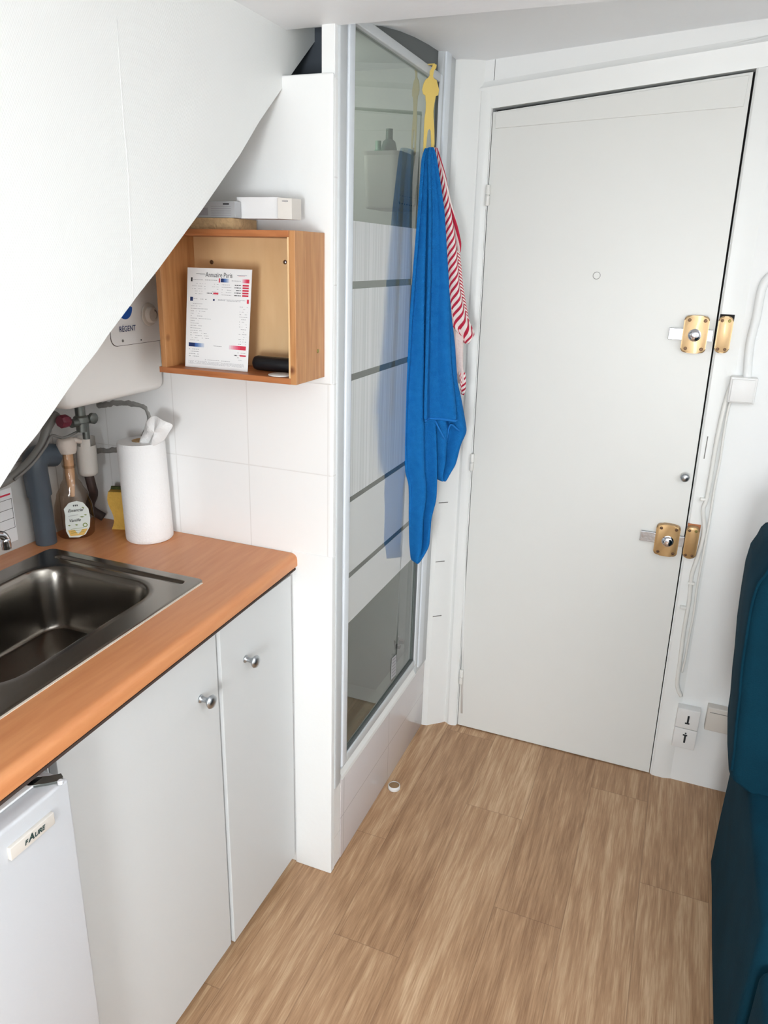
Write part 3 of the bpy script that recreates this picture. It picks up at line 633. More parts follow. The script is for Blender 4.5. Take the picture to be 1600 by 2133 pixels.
# ------------------------------------------------------------------ kitchen units
SK = 0.026                                            # the units run slightly out of square
def kx(x, y): return x+(YE-y)*SK*0.4
def cabinet(y0, y1, xf, lab, knobpx, knoby, knobz):
    t = thing('base_cabinet', lab, 'kitchen cabinet', (-1.09, (y0+y1)/2, 0), 'white base cabinets under the worktop')
    bm = NB()
    xb = xf-0.020
    for ys0, ys1 in ((y0, y0+.016), (y1-.016, y1)):
        box(bm, (-1.36, ys0, 0.09), (xb, ys1, 0.755)); box(bm, (xb-.045, ys0, 0.755), (xb, ys1, 0.868))
    box(bm, (-1.36, y0+.016, 0.09), (xb, y1-.016, 0.106)); box(bm, (-1.36, y0+.016, 0.106), (-1.345, y1-.016, 0.755)); box(bm, (xb-.045, y0+.016, 0.84), (xb, y1-.016, 0.868))
    obj('carcass', bm, edge_white, t)
    bm = NB(); box(bm, (xb+.002, y0+0.0015, 0.030), (xf, y1-0.0015, 0.860), bev=0.001); d = obj('door', bm, [lam_white], t)
    bm = NB(); M = frame_at((xf, knoby, knobz), Y, Z)
    lathe(bm, [(0.0085, 0.0), (0.0085, 0.002), (0.006, 0.004), (0.0052, 0.012), (0.0065, 0.017), (0.012, 0.022), (0.0145, 0.026), (0.0125, 0.030), (0.006, 0.032), (0, 0.0325)], M, 28)
    obj('knob', bm, satin, d, smooth=50)
    for yy in (y0+.05, y1-.05):
        bm = NB(); lathe(bm, [(0.022, 0.0), (0.022, .008), (.014, .014), (.014, .085), (.024, .09)], Matrix.Translation((xb-.04, yy, 0)), 20); obj('foot', bm, black_plastic, t, smooth=40)
    return t
cabinet(0.703, 1.1285, -0.800, 'wide white base cabinet beside the fridge, one round knob', None, 1.066, 0.737)
cabinet(1.1325, 1.434, -0.7945, 'narrow white base cabinet against the pillar, one round knob', None, 1.224, 0.745)

# worktop (with sink cut-out)
ZW = 0.915
def fx(y): return -0.780+(1.438-y)*SK
SX0, SX1, SY0, SY1 = -1.312, -0.884, 0.30, 1.222      # sink rim outline at y=1.44 reference
def skx(x, y): return x+(1.222-y)*SK
bm = NB()
def strip(pts):  # pts: plan corners, slab
    prism(bm, [(x, y, ZW-0.036) for x, y in pts], (0, 0, 0.036))
ya, yb = SY0+0.014, SY1-0.014
def fxx(y): return fx(y)-0.016
# front strip with rounded nose
prof = [(-.016, -.036), (-.006, -.036), (0.0, -.030), (0.0, -.016), (-.0015, -.009), (-.005, -.004), (-.010, -.001), (-.016, 0)]
rings = []
for y in (-1.45, ya, yb, 1.4385):
    xi = skx(SX1-0.014, min(max(y, ya), yb)) if ya <= y <= yb else skx(SX1-.014, y)
    rings.append([bm.verts.new((xi, y, ZW-.036))]+[bm.verts.new((fx(y)+a, y, ZW+b)) for a, b in prof]+[bm.verts.new((xi, y, ZW))])
for a_, b_ in zip(rings, rings[1:]):
    for k in range(len(a_)): 
        f = bm.faces.new((a_[k], a_[(k+1) % len(a_)], b_[(k+1) % len(b_)], b_[k]))
bm.faces.new(rings[0]); bm.faces.new(rings[-1])
def inx(y): return skx(SX1-.014, y)
def bkx(y): return skx(SX0+.014, y)
prism(bm, [(inx(yb), yb, ZW-.036), (inx(1.4385), 1.4385, ZW-.036), (XL+.001, 1.4385, ZW-.036), (XL+.001, yb, ZW-.036)], (0, 0, .036))
prism(bm, [(bkx(yb), yb, ZW-.036), (XL+.001, yb, ZW-.036), (XL+.001, ya, ZW-.036), (bkx(ya), ya, ZW-.036)], (0, 0, .036))
prism(bm, [(inx(ya), ya, ZW-.036), (XL+.001, ya, ZW-.036), (XL+.001, -1.45, ZW-.036), (inx(-1.45), -1.45, ZW-.036)], (0, 0, .036))
wt = thing('worktop', 'beech coloured laminate worktop with rounded front edge around the steel sink', 'worktop', (-1.08, 0.8, ZW-.036))
obj('board', bm, worktop_mat, wt, smooth=30)
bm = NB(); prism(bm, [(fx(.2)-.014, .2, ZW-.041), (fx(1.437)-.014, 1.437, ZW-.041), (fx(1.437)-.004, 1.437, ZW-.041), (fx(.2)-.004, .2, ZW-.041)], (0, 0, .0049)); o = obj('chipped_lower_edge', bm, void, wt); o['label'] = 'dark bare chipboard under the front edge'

# sink: heightfield with basin and drain groove
def sstep(t): t = max(0, min(1, t)); return t*t*(3-2*t)
def rrect(x, y, x0, x1, y0, y1, r):
    cx, cy = (x0+x1)/2, (y0+y1)/2; qx, qy = abs(x-cx)-(x1-x0)/2+r, abs(y-cy)-(y1-y0)/2+r
    return -(math.hypot(max(qx, 0), max(qy, 0))+min(max(qx, qy), 0)-r)     # positive inside
BX0, BX1, BY0, BY1 = -1.255, -0.945, 0.715, 1.155
def sink_z(x, y):
    d = rrect(x, y, BX0, BX1, BY0, BY1, 0.075)
    z = 0.0
    if d > 0:
        t = d/0.034
        wall = 0.135*sstep(t)
        z -= wall + 0.006*sstep((d-0.03)/0.08)
    lip = rrect(x, y, BX0-.012, BX1+.012, BY0-.012, BY1+.012, 0.085)
    if lip > 0 and d < .0: z -= 0.0012*sstep(lip/0.012)
    elif d >= 0: z -= 0.0012
    # groove along the far end and along the rear
    g1 = rrect(x, y, -1.262, -0.915, 1.176, 1.196, 0.0099)
    if g1 > 0: z -= 0.006*sstep(g1/0.006)
    r2 = math.hypot(x+1.10, y-0.91)
    if d > 0.05 and r2 < 0.045: z -= 0.006*sstep((0.045-r2)/0.006)
    e = rrect(x, y, SX0, SX1, SY0, SY1, 0.02)
    if e < 0.004: z -= 0.002*(1-sstep(e/0.004))
    return z
bm = NB(); nx_, ny_ = 150, 300
vv = {}
for i in range(nx_+1):
    for j in range(ny_+1):
        x = SX0+(SX1-SX0)*i/nx_; y = SY0+(SY1-SY0)*j/ny_
        # pull corner verts into the rounded outline
        r = 0.02; cx = min(max(x, SX0+r), SX1-r); cy = min(max(y, SY0+r), SY1-r)
        dx, dy = x-cx, y-cy; h = math.hypot(dx, dy)
        if dx and dy and h > r: dx, dy = dx*r/h, dy*r/h
        x, y = cx+dx, cy+dy
        vv[i, j] = bm.verts.new((skx(x, y), y, ZW+0.0025+sink_z(x, y)))
for i in range(nx_):
    for j in range(ny_):
        try: bm.faces.new((vv[i, j], vv[i+1, j], vv[i+1, j+1], vv[i, j+1]))
        except ValueError: pass
sk = thing('sink', 'stainless steel inset sink with deep rounded basin in the worktop', 'sink', (-1.1, 0.85, ZW))
obj('basin', bm, steel, sk, smooth=0)
bm = NB(); xx = lambda y: skx(SX1, y)
prism(bm, [(xx(.32)-.001, .32, ZW+.0002), (xx(1.205)-.001, 1.205, ZW+.0002), (xx(1.205)+.0035, 1.205, ZW+.0002), (xx(.32)+.0035, .32, ZW+.0002)], (0, 0, .0012))
obj('sealant_bead', bm, sealant, sk)
bm = NB(); M = Matrix.Translation((skx(-1.10, .91), .91, ZW-.146)); lathe(bm, [(.030, .0), (.034, .003), (.040, .0035), (.043, .0015)], M, 36); lathe(bm, [(.030, .0), (0.01, -.002), (0, -.002)], M, 36)
for r_ in (.012, .020, .027):
    for k in range(int(r_*500)):
        a_ = 2*math.pi*k/int(r_*500); lathe(bm, [(0, .0005), (.0018, .0005)], M @ Matrix.Translation((r_*math.cos(a_), r_*math.sin(a_), -.0005)), 8, mi=1)
obj('strainer', bm, [chrome, dark_gap], sk, smooth=30)
# tap, mostly out of frame: chrome spout end
tp = thing('kitchen_tap', 'chrome tap behind the sink at the left edge of the photo, only its tip shows', 'tap', (-1.335, 0.97, ZW))
tip = at(12, 1131, 0, -1.27)
bm = NB(); base = Vector((-1.345, 0.97, ZW)); 
lathe(bm, [(0, 0), (.024, 0), (.024, .006), (.018, .010), (.017, .055), (.013, .06), (0, .06)], Matrix.Translation(base), 28); obj('body', bm, chrome, tp, smooth=40)
bm = NB(); tube(bm, spline([base+Vector((0, 0, .05)), base+Vector((.004, .02, .085)), tip+Vector((-.02, -.06, .026)), tip+Vector((-.004, -.012, .022)), tip+Vector((0, 0, .012)), tip+Vector((0, 0, -.002))]), .0085, 14); obj('spout', bm, chrome, tp, smooth=0)
bm = NB(); lathe(bm, [(0.006, -.014), (.0095, -.013), (.0105, -.004), (.0095, .002), (.0105, .006), (.009, .010)], Matrix.Translation(tip), 20); obj('aerator', bm, chrome, tp, smooth=40)

# ------------------------------------------------------------------ fridge
XF = -0.748
fr = thing('fridge', 'small white under-counter fridge left of the base cabinets', 'fridge', (-1.05, 0.44, 0))
bm = NB(); box(bm, (-1.33, 0.20, 0.03), (XF-0.052, 0.688, 0.835), bev=0.004); obj('cabinet_body', bm, fridge_mat, fr, smooth=40)
bm = NB(); box(bm, (XF-0.046, 0.190, 0.06), (XF, 0.676, 0.847), bev=0.005); fd = obj('door', bm, fridge_mat, fr, smooth=40)
bm = NB(); box(bm, (XF-0.054, 0.2, 0.07), (XF-0.045, 0.672, 0.838)); obj('door_seal', bm, seal_grey, fr)
bm = NB(); box(bm, (XF-0.052, 0.22, 0.8475), (XF-0.030, 0.66, 0.8515), bev=.001); obj('top_trim', bm, edge_white, fr, smooth=40)
bp_ = [at(x, y, 0, XF) for x, y in ((17, 1788), (110, 1716), (107, 1690), (15, 1763))]
yb0, yb1 = bp_[0].y, bp_[1].y; zb0 = (bp_[0].z+bp_[1].z)/2; zb1 = (bp_[2].z+bp_[3].z)/2
print('badge', yb0, yb1, zb0, zb1)
bm = NB(); box(bm, (XF-.001, yb0, zb0), (XF+0.006, yb1, zb1), bev=.0015); bd = obj('badge', bm, cream_plastic, fd, smooth=40)
bm = NB(); zc_ = (zb0+zb1)/2; ym = (yb0+yb1)/2
text_into(bm, 'F', .0100, (XF+.0065, ym-.0135, zc_-.0005), Y, Z, weight=.0004, shear=.25)
text_into(bm, 'A', .0140, (XF+.0065, ym-.0045, zc_+.001), Y, Z, weight=.0006, shear=.25)
text_into(bm, 'URE', .0100, (XF+.0065, ym+.0100, zc_-.0005), Y, Z, weight=.0004, shear=.25)
obj('lettering', bm, pm('badge_green_ink', (40, 66, 64), 0.5), bd)
# hinge bracket on top of the door
bm = NB(); zt = 0.8475
hp = [at(x, y, 2, zt) for x, y in ((132, 1622), (125, 1631), (95, 1637), (60, 1642), (38, 1636), (55, 1622), (75, 1624), (105, 1621), (128, 1615))]
prism(bm, hp, (0, 0, 0.004), bev=.0006); obj('hinge_bracket', bm, copper_dark, fr)
bm = NB(); p = at(126, 1628, 2, zt+.004); lathe(bm, [(0.0045, -.003), (.0045, .001), (.003, .0025), (0, .0025)], Matrix.Translation(p), 16); obj('hinge_pin', bm, fridge_mat, fr, smooth=40)
bm = NB(); p = at(84, 1618, 2, zt); box(bm, p+Vector((-.045, -.02, -.006)), p+Vector((-.012, .012, .016)), bev=.001); o = obj('hinge_cover', bm, white_plastic, fr)

# ------------------------------------------------------------------ water heater
XH = -1.12
wh = thing('water_heater', 'small white water heater with blue logo and dial on left wall above worktop', 'water heater', (-1.25, 1.28, 1.28))
bm = NB(); box(bm, (XL+.001, 1.126, 1.272), (XH, 1.436, 1.598), bev=.0)
es = bm.edges[:]; bmesh.ops.bevel(bm, geom=es, offset=.02, segments=5, affect='EDGES', profile=.5); obj('tank_casing', bm, tank_mat, wh, smooth=60)
bm = NB()
yp0, yp1, zp0, zp1 = at(230, 700, 0, XH).y, 1.428, at(235, 722, 0, XH).z, 1.56
pts = []
r = .018
for cy, cz, a0 in ((yp1-.004, zp1-.004, 0), (yp0+r, zp1-r, 90), (yp0+r, zp0+r, 180), (yp1-.004, zp0+.004, 270)):
    rr_ = r if a0 in (90, 180) else .004
    for k in range(6): a_ = math.radians(a0+18*k); pts.append((XH-.001, cy+rr_*math.cos(a_), cz+rr_*math.sin(a_)))
prism(bm, pts, (.003, 0, 0), bev=.0008); fp = obj('control_panel', bm, white_plastic, wh)
bm = NB(); prism(bm, [(p_[0]+.0006, (p_[1]-1.34)*1.008+1.34-.0004, (p_[2]-1.47)*1.012+1.47) for p_ in pts], (.0012, 0, 0)); obj('panel_gap', bm, void, wh)
p = at(310, 655, 0, XH+.003)
bm = NB(); M = frame_at(p, Y, Z); lathe(bm, [(.025, 0), (.024, .003), (.018, .004), (.017, .012), (.015, .014), (0, .0145)], M, 32); dl = obj('thermostat_dial', bm, cream_plastic, fp, smooth=40)
bm = NB()
for k in range(14):
    a_ = math.radians(-70+k*11); a2 = math.radians(-70+(k+1)*11); w = .0005+.0025*k/14
    quad(bm, [M @ Vector((rad*math.cos(t), rad*math.sin(t), .0152)) for rad, t in ((.009-w/2, a_), (.009-w/2, a2), (.009+w, a2), (.009+w, a_))])
obj('dial_mark', bm, hose_grey, dl)
# logo: blue droplet/crescent
p = at(262, 655, 0, XH+.0035); ccy, ccz = p.y, p.z+.014
bm = NB(); R_ = .023
for k in range(24):
    a_ = math.radians(-180+k*7.5); a2 = math.radians(-180+(k+1)*7.5)
    def inn(t): return Vector((0, ccy-.004+.012*math.cos(t), ccz+.004+.010*math.sin(t)))
    def ou(t): return Vector((0, ccy+R_*math.cos(t), ccz+R_*1.05*math.sin(t)))
    quad(bm, [Vector((XH+.0024, v_.y, v_.z)) for v_ in (inn(a_), inn(a2), ou(a2), ou(a_))])
obj('logo', bm, logo_blue, fp)
p = at(266, 685, 0, XH+.0035); bm = NB(); text_into(bm, 'RÉGENT', .0165, p, Y, Z, weight=.0001, sx=.85); obj('lettering', bm, navy, fp)
for (x, y, r_, m_) in ((256, 710, .0032, hose_grey), (294, 708, .0016, ink)):
    bm = NB(); lathe(bm, [(r_, 0), (r_*.8, .0008), (0, .001)], frame_at(at(x, y, 0, XH+.0022), Y, Z), 14); obj('panel_screw' if r_ > .002 else 'indicator', bm, m_, fp)
bm = NB(); lathe(bm, [(.006, 0), (.006, .004), (0, .004)], frame_at(at(339, 648, 0, XH-.001)+Vector((0, -.002, 0)), Y, Z), 14); obj('side_plug', bm, void, wh)

# pipes and valve under the heater
pv = at(168, 872, 0, -1.27)
sv = thing('safety_valve', 'dull metal safety valve with dark red knob under the water heater', 'valve', pv)
bm = NB(); lathe(bm, [(.010, -.030), (.012, -.03), (.012, -.01), (.016, -.008), (.016, .004), (.011, .008), (.011, .03), (0, .03)], frame_at(pv+Vector((0, .0, .0)), X, Y), 18)
tube(bm, [pv+Vector((0, -.03, -.006)), pv+Vector((0, .035, -.006))], .010, 14); tube(bm, [pv+Vector((0, .012, 0)), pv+Vector((0, .012, -.05))], .008, 12)
lathe(bm, [(.013, 0), (.013, .008), (.010, .010), (0, .010)], frame_at(pv+Vector((0.004, .03, -.004)), Y, Z), 12)
obj('valve_body', bm, copper_dark, sv, smooth=40)
bm = NB(); kp = at(130, 878, 0, -1.27); d_ = (pv-kp).normalized()
lathe(bm, [(0, 0), (.012, 0), (.015, .004), (.015, .018), (.011, .026), (0, .026)], frame_at(kp-d_*.008, d_.orthogonal(), d_.cross(d_.orthogonal())), 8); obj('red_knob', bm, dark_red, sv, smooth=20)
# white siphon cup
cp = at(185, 990, 0, -1.312); zt_ = at(185, 908, 0, -1.312).z
bm = NB(); rcp = .0235; hh = zt_-cp.z-.0; M = Matrix.Translation(cp)
lathe(bm, [(0.004, 0), (rcp*.7, .001), (rcp*.95, .006), (rcp, .012), (rcp, hh*.80), (rcp*.93, hh*.80), (rcp*.93, .02), (0.004, .018)], M, 32)
for a0, a1 in ((-75, -20), (60, 180)):
    pts_o = [(rcp*math.cos(math.radians(a0+(a1-a0)*k/8)), rcp*math.sin(math.radians(a0+(a1-a0)*k/8))) for k in range(9)]
    for (xa, ya_), (xb_, yb_) in zip(pts_o, pts_o[1:]):
        s_ = .93
        for f_ in (((xa, ya_), (xb_, yb_)),):
            quad(bm, [M @ Vector((xa, ya_, hh*.79)), M @ Vector((xb_, yb_, hh*.79)), M @ Vector((xb_, yb_, hh)), M @ Vector((xa, ya_, hh))])
            quad(bm, [M @ Vector((xa*s_, ya_*s_, hh*.79)), M @ Vector((xb_*s_, yb_*s_, hh*.79)), M @ Vector((xb_*s_, yb_*s_, hh)), M @ Vector((xa*s_, ya_*s_, hh))])
            quad(bm, [M @ Vector((xa, ya_, hh)), M @ Vector((xb_, yb_, hh)), M @ Vector((xb_*s_, yb_*s_, hh)), M @ Vector((xa*s_, ya_*s_, hh))])
tag(obj('siphon_cup', bm, cream_plastic, smooth=40), 'off-white open drain cup under the safety valve, behind the soap bottle', 'drain cup')
bm = NB(); tube(bm, spline([cp+Vector((0, 0, .002)), cp+Vector((.0, .006, -.03)), cp+Vector((-.02, .03, -.06)), cp+Vector((-.04, .035, -.10)), Vector((-1.33, 1.418, ZW+.012))]), .011, 12)
tag(obj('drain_hose', bm, pm('dark_brown_rubber', (62, 48, 44), .7), smooth=0), 'dark drain hose dropping from the white drain cup to the worktop corner', 'hose')
# grey waste pipe
bm = NB()
pA = at(95, 1112, 0, -1.345); pB = at(84, 1040, 0, -1.345); pC = at(72, 968, 0, -1.345); pD = at(112, 948, 0, -1.345)
pA.z = ZW+.001
t = thing('waste_pipe', 'grey PVC waste pipe with elbow rising from worktop on left wall', 'pipe', pA)
tube(bm, [pA, pB, pC], .0235, 18); obj('straight_pipe', bm, pvc_grey, t, smooth=40)
bm = NB(); tube(bm, spline([pB+Vector((0, 0, .01)), pC, pC+Vector((0, .012, .014)), pC.lerp(pD, .45)+Vector((0, 0, .012)), pD]), .027, 18); obj('elbow', bm, pvc_grey, t, smooth=40)
bm = NB(); tube(bm, spline([at(x, y, 0, -1.30) for x, y in ((-25, 1020), (25, 994), (62, 962), (88, 925), (98, 892), (118, 862))]), .010, 12)
tag(obj('flexible_hose', bm, hose_grey, smooth=0), 'thick grey flexible hose curving along the left wall above the waste pipe', 'hose')
bm = NB(); tube(bm, spline([at(x, y, 0, -1.285) for x, y in ((30, 1000), (66, 968), (94, 932), (108, 908), (132, 912), (160, 900))]), .003, 10)
tag(obj('water_pipe', bm, hose_grey, smooth=0), 'thin grey water pipe curving up beside the grey flexible hose', 'pipe')
# chased mortar line on the end wall
bm = NB(); tube(bm, spline([at(x, y, 1, YE+.004) for x, y in ((205, 938), (250, 936), (285, 926), (302, 905), (312, 880), (309, 858), (296, 845), (250, 838), (205, 846))], 8), .0085, 8, flat=(Y, .8))
for v_ in bm.verts: v_.co += Vector((noise.noise(v_.co*90), noise.noise(v_.co*90+Vector((5, 0, 0)))*.4, noise.noise(v_.co*90+Vector((0, 7, 0)))))*.004
struct(obj('trim_13', bm, mortar))

# notice on the left wall
bm = NB(); c4 = [at(x, y, 0, XL+.0012) for x, y in ((-60, 1052), (19, 1022), (24, 1120), (-55, 1160))]
yn1 = c4[1].y+.006; zn1, zn0 = 1.062, 0.935
bm = NB(); box(bm, (XL+.0003, 1.00, zn0), (XL+.0012, yn1, zn1))
xq = XL+.0016
def rq(y0, y1, z0, z1, mi): quad(bm, [(xq, y0, z0), (xq, y1, z0), (xq, y1, z1), (xq, y0, z1)], mi)
rq(1.05, yn1-.005, 1.046, 1.050, 1)
for k in range(4): rq(1.05, yn1-.003, 1.036-k*.023, 1.0370-k*.023, 2)
rq(yn1-.0045, yn1-.0035, .967, 1.037, 2)
for k in range(6): rq(1.12+k*.005, 1.123+k*.005, .950, .956, 2)
tag(obj('wall_notice', bm, [paper_white, red_ink, ink]), 'printed paper notice with red rule and black grid on left wall above sink', 'notice')

# ------------------------------------------------------------------ things on the worktop
pr = thing('paper_towel_roll', 'white kitchen paper roll standing on the worktop corner with torn sheet on top', 'paper roll', (-1.155, 1.380, ZW))
rc = Vector((-1.155, 1.380, ZW)); tilt = Matrix.Translation(rc) @ Matrix.Rotation(math.radians(-1.2), 4, 'Y')
bm = NB(); lathe(bm, [(.019, 0), (.053, 0), (.0555, .003), (.056, .01), (.055, .235), (.053, .240), (.021, .241), (.020, .236), (.019, .0)], tilt, 48); obj('roll', bm, tissue, pr, smooth=40)
bm = NB(); lathe(bm, [(.0188, .001), (.0200, .001), (.0200, .2425), (.0185, .2425), (.0185, .001)], tilt, 32); obj('cardboard_core', bm, chip_end, pr, smooth=40)
# torn sheet
bm = NB(); YS = 1.362
outl = [(286, 924), (296, 900), (304, 876), (318, 862), (340, 876), (363, 884), (352, 902), (338, 922), (318, 931), (300, 934)]
cen = at(322, 900, 1, YS-.004); vo = [bm.verts.new(at(x, y, 1, YS)+Vector((0, (.012 if i % 2 else -.006), 0))) for i, (x, y) in enumerate(outl)]
vm = [bm.verts.new(v_.co.lerp(cen, .5)+Vector((0, (-.010 if i % 3 else .006), 0))) for i, v_ in enumerate(vo)]; vc = bm.verts.new(cen)
for i in range(len(vo)):
    j = (i+1) % len(vo); bm.faces.new((vo[i], vo[j], vm[j], vm[i])); bm.faces.new((vm[i], vm[j], vc))
o = obj('torn_sheet', bm, tissue, pr, smooth=50); sm = o.modifiers.new('s', 'SOLIDIFY'); sm.thickness = .0012; subsurf(o, 2)
o['label'] = 'crumpled torn sheet standing up from the core'

sg = thing('sponge', 'yellow sponge with green scrub side upright behind the paper roll', 'sponge', (-1.262, 1.405, ZW))
def spongepart(w0, w1, mat, nm, top):
    bm = NB(); n = 10; rg = []
    for k in range(n+1):
        t = k/n; z = ZW+.0008+t*(.098+top); c = .006*math.sin(t*6.2); wv = .024-.003*math.sin(t*3.1)
        y0_ = 1.405
        dirw = Vector((.78, .30, 0)).normalized(); dn = Vector((.36, -.93, 0)).normalized()
        b_ = Vector((-1.258, 1.404, z))+dirw*c
        rg.append([bm.verts.new(b_+dirw*a*wv+dn*d) for a, d in ((-1, w0), (-.9, w1), (.9, w1), (1, w0))])
    for a_, b_ in zip(rg, rg[1:]):
        for j in range(4): bm.faces.new((a_[j], a_[(j+1) % 4], b_[(j+1) % 4], b_[j]))
    bm.faces.new(rg[0]); bm.faces.new(rg[-1])
    bmesh.ops.bevel(bm, geom=[e_ for e_ in bm.edges if e_.is_manifold and e_.calc_face_angle(0) > .6], offset=.003, segments=2, affect='EDGES')
    obj(nm, bm, mat, sg, smooth=60)
spongepart(-.004, .018, sponge_y, 'foam', 0); spongepart(-.012, -.0035, sponge_g, 'scrub_pad', .007)

# soap bottle
sbp = Vector((-1.318, 1.310, ZW+.001))
sb = thing('hand_soap_bottle', 'clear soap bottle with vanilla label and pale pump, standing in left worktop corner', 'soap bottle', sbp)
view = Vector((sbp.x, sbp.y, 0)).normalized(); side = Vector((-view.y, view.x, 0))   # side: to the left seen from the camera
def bprof(z):  # half width at height
    P = [(0, .036), (.006, .042), (.04, .0455), (.075, .043), (.105, .036), (.128, .025), (.145, .0165), (.165, .0145), (.178, .0145)]
    for (a, ra), (b, rb) in zip(P, P[1:]):
        if z <= b: t = (z-a)/(b-a); return ra+(rb-ra)*sstep(t) if b > .1 else ra+(rb-ra)*t
    return P[-1][1]
bm = NB(); rg = []
for k in range(31):
    z = .178*k/30; w = bprof(z); dp = min(w, .017+.010*min(1, w/.045))
    rg.append([bm.verts.new(sbp+side*w*math.cos(a_)+view*dp*math.sin(a_)+Z*z) for a_ in [2*math.pi*j/28 for j in range(28)]])
for a_, b_ in zip(rg, rg[1:]):
    for j in range(28): bm.faces.new((a_[j], a_[(j+1) % 28], b_[(j+1) % 28], b_[j]))
bm.faces.new(rg[0]); obj('bottle_body', bm, clear_plastic, sb, smooth=0)
bm = NB(); lathe(bm, [(0.0, .10), (.0055, .10), (.0085, .125), (.011, .15), (.012, .205), (0, .205)], Matrix.Translation(sbp), 20); obj('pump_tube', bm, peach, sb, smooth=40)
bm = NB(); lathe(bm, [(.0155, .172), (.0165, .176), (.0165, .192), (.0145, .194), (.0140, .212), (0, .212)], Matrix.Translation(sbp), 24); obj('collar', bm, clear_plastic, sb, smooth=40)
bm = NB(); lathe(bm, [(.0125, .206), (.019, .207), (.0215, .213), (.0225, .228), (.020, .238), (.014, .243), (0, .244)], Matrix.Translation(sbp), 28)
d_ = (-side*.2-view).normalized()
tube(bm, [sbp+Z*.232, sbp+Z*.236+d_*-0.0+side*-.02, sbp+Z*.232-side*.034], [.008, .007, .0055], 12)
obj('pump_head', bm, pm('pale_pink_plastic', (222, 208, 196), .45), sb, smooth=40)
# label plate
bm = NB(); lab = [(-.021, .006), (-.0265, .022), (-.026, .045), (-.0245, .062), (-.026, .078), (-.014, .092), (.004, .096), (.018, .090), (.028, .074), (.030, .050), (.027, .028), (.016, .010), (0, .004)]
lab = [(-x, z) for x, z in lab]     # local x grows toward image left
lo = sbp-view*.0275+side*-.004
ux = -side
def lp(x, z, d=0): 
    return lo+ux*(-x)+Z*z-view*(d)+view*(.10*abs(x)**2*12)
vs_ = [bm.verts.new(lp(x, z)) for x, z in lab]; c0 = bm.verts.new(lp(0, .05))
for i in range(len(vs_)): bm.faces.new((vs_[i], vs_[(i+1) % len(vs_)], c0))
quad(bm, [lp(x, z, .0004) for x, z in ((-.022, .024), (.022, .024), (.018, .009), (-.012, .009))], 1)
text_into(bm, 'Essencial', .0105, lp(.001, .073, .0009), ux, Z+ux*.15, mi=2, shear=.3, weight=.0001, sx=.9)
text_into(bm, 'Vanille', .0105, lp(.005, .048, .0009), ux, Z+ux*.1, mi=2, shear=.3, weight=.0001, sx=.95)
quad(bm, [lp(x, z, .0009) for x, z in ((.018, .060), (-.004, .062), (-.004, .0612), (.018, .0592))], 3)
for (x, z, w) in ((-.012, .055, .006), (-.020, .059, .004), (.018, .036, .003), (.002, .036, .004), (-.016, .078, .003)):
    quad(bm, [lp(x-w, z, .0009), lp(x, z-.0015, .0009), lp(x+w, z+.001, .0009), lp(x, z+.002, .0009)], 4)
for k in range(3):   # small emblem above the name
    quad(bm, [lp(.004-k*.004+a, .085+b, .0009) for a, b in ((-.0015, 0), (0, -.003), (.0015, 0), (0, .003))], 2)
lathe(bm, [(.0035, 0), (.0055, 0)], frame_at(lp(-.017, .034, .001), ux, Z), 16, mi=4)
for k in range(3): quad(bm, [lp(x, z, .0009) for x, z in ((.016, .027-k*.005), (-.014, .028-k*.005), (-.014, .0272-k*.005), (.016, .0262-k*.005))], 4)
obj('label', bm, [label_white, label_amber, ink, grey_ink, label_green], sb)

# ------------------------------------------------------------------ wooden wall box and contents
BXa, BXb, BYa, BYb, BZa, BZb = -1.030, -0.708, 1.31, 1.4355, 1.334, 1.621
wb = thing('wooden_wall_box', 'open varnished pine box fixed to the end wall under the stairs', 'wall box', (-.87, 1.44, 1.33))
bm = NB(); box(bm, (BXb-.013, BYa, BZa), (BXb, BYb, BZb), bev=.001); obj('side_board', bm, pine_side, wb)
bm = NB(); box(bm, (BXa, BYa, BZa), (BXa+.013, BYb, BZb), bev=.001); obj('side_board', bm, pine_side, wb)
bm = NB(); box(bm, (BXa+.013, BYa, BZb-.012), (BXb-.013, BYb, BZb), bev=.001); obj('top_board', bm, pine_edge, wb)
bm = NB(); box(bm, (BXa-.006, BYa-.001, BZa), (BXb-.013, BYb, BZa+.012), bev=.001); obj('bottom_board', bm, pine_edge, wb)
bm = NB(); box(bm, (BXa+.013, BYb-.008, BZa+.012), (BXb-.013, BYb, BZb-.012)); obj('back_panel', bm, ply, wb)
bm = NB(); box(bm, (BXb-.017, BYa+.001, BZa+.012), (BXb-.013, BYa+.006, BZb-.012)); obj('splintered_edge_strip', bm, ply, wb)
for (x, y) in ((441, 546), (594, 546)):
    p = at(x, y, 1, BYb-.0085); bm = NB(); lathe(bm, [(.0045, 0), (.004, .0015), (0, .002)], frame_at(p, X, Z), 14); obj('screw', bm, bronze_dark if x < 500 else satin, wb)
p = at(664, 731, 0, BXb); bm = NB(); lathe(bm, [(.004, 0), (.0035, .0012), (0, .0016)], frame_at(p+Vector((0.0, -.004, 0)), Y, Z), 14); obj('screw', bm, green_screw, wb)

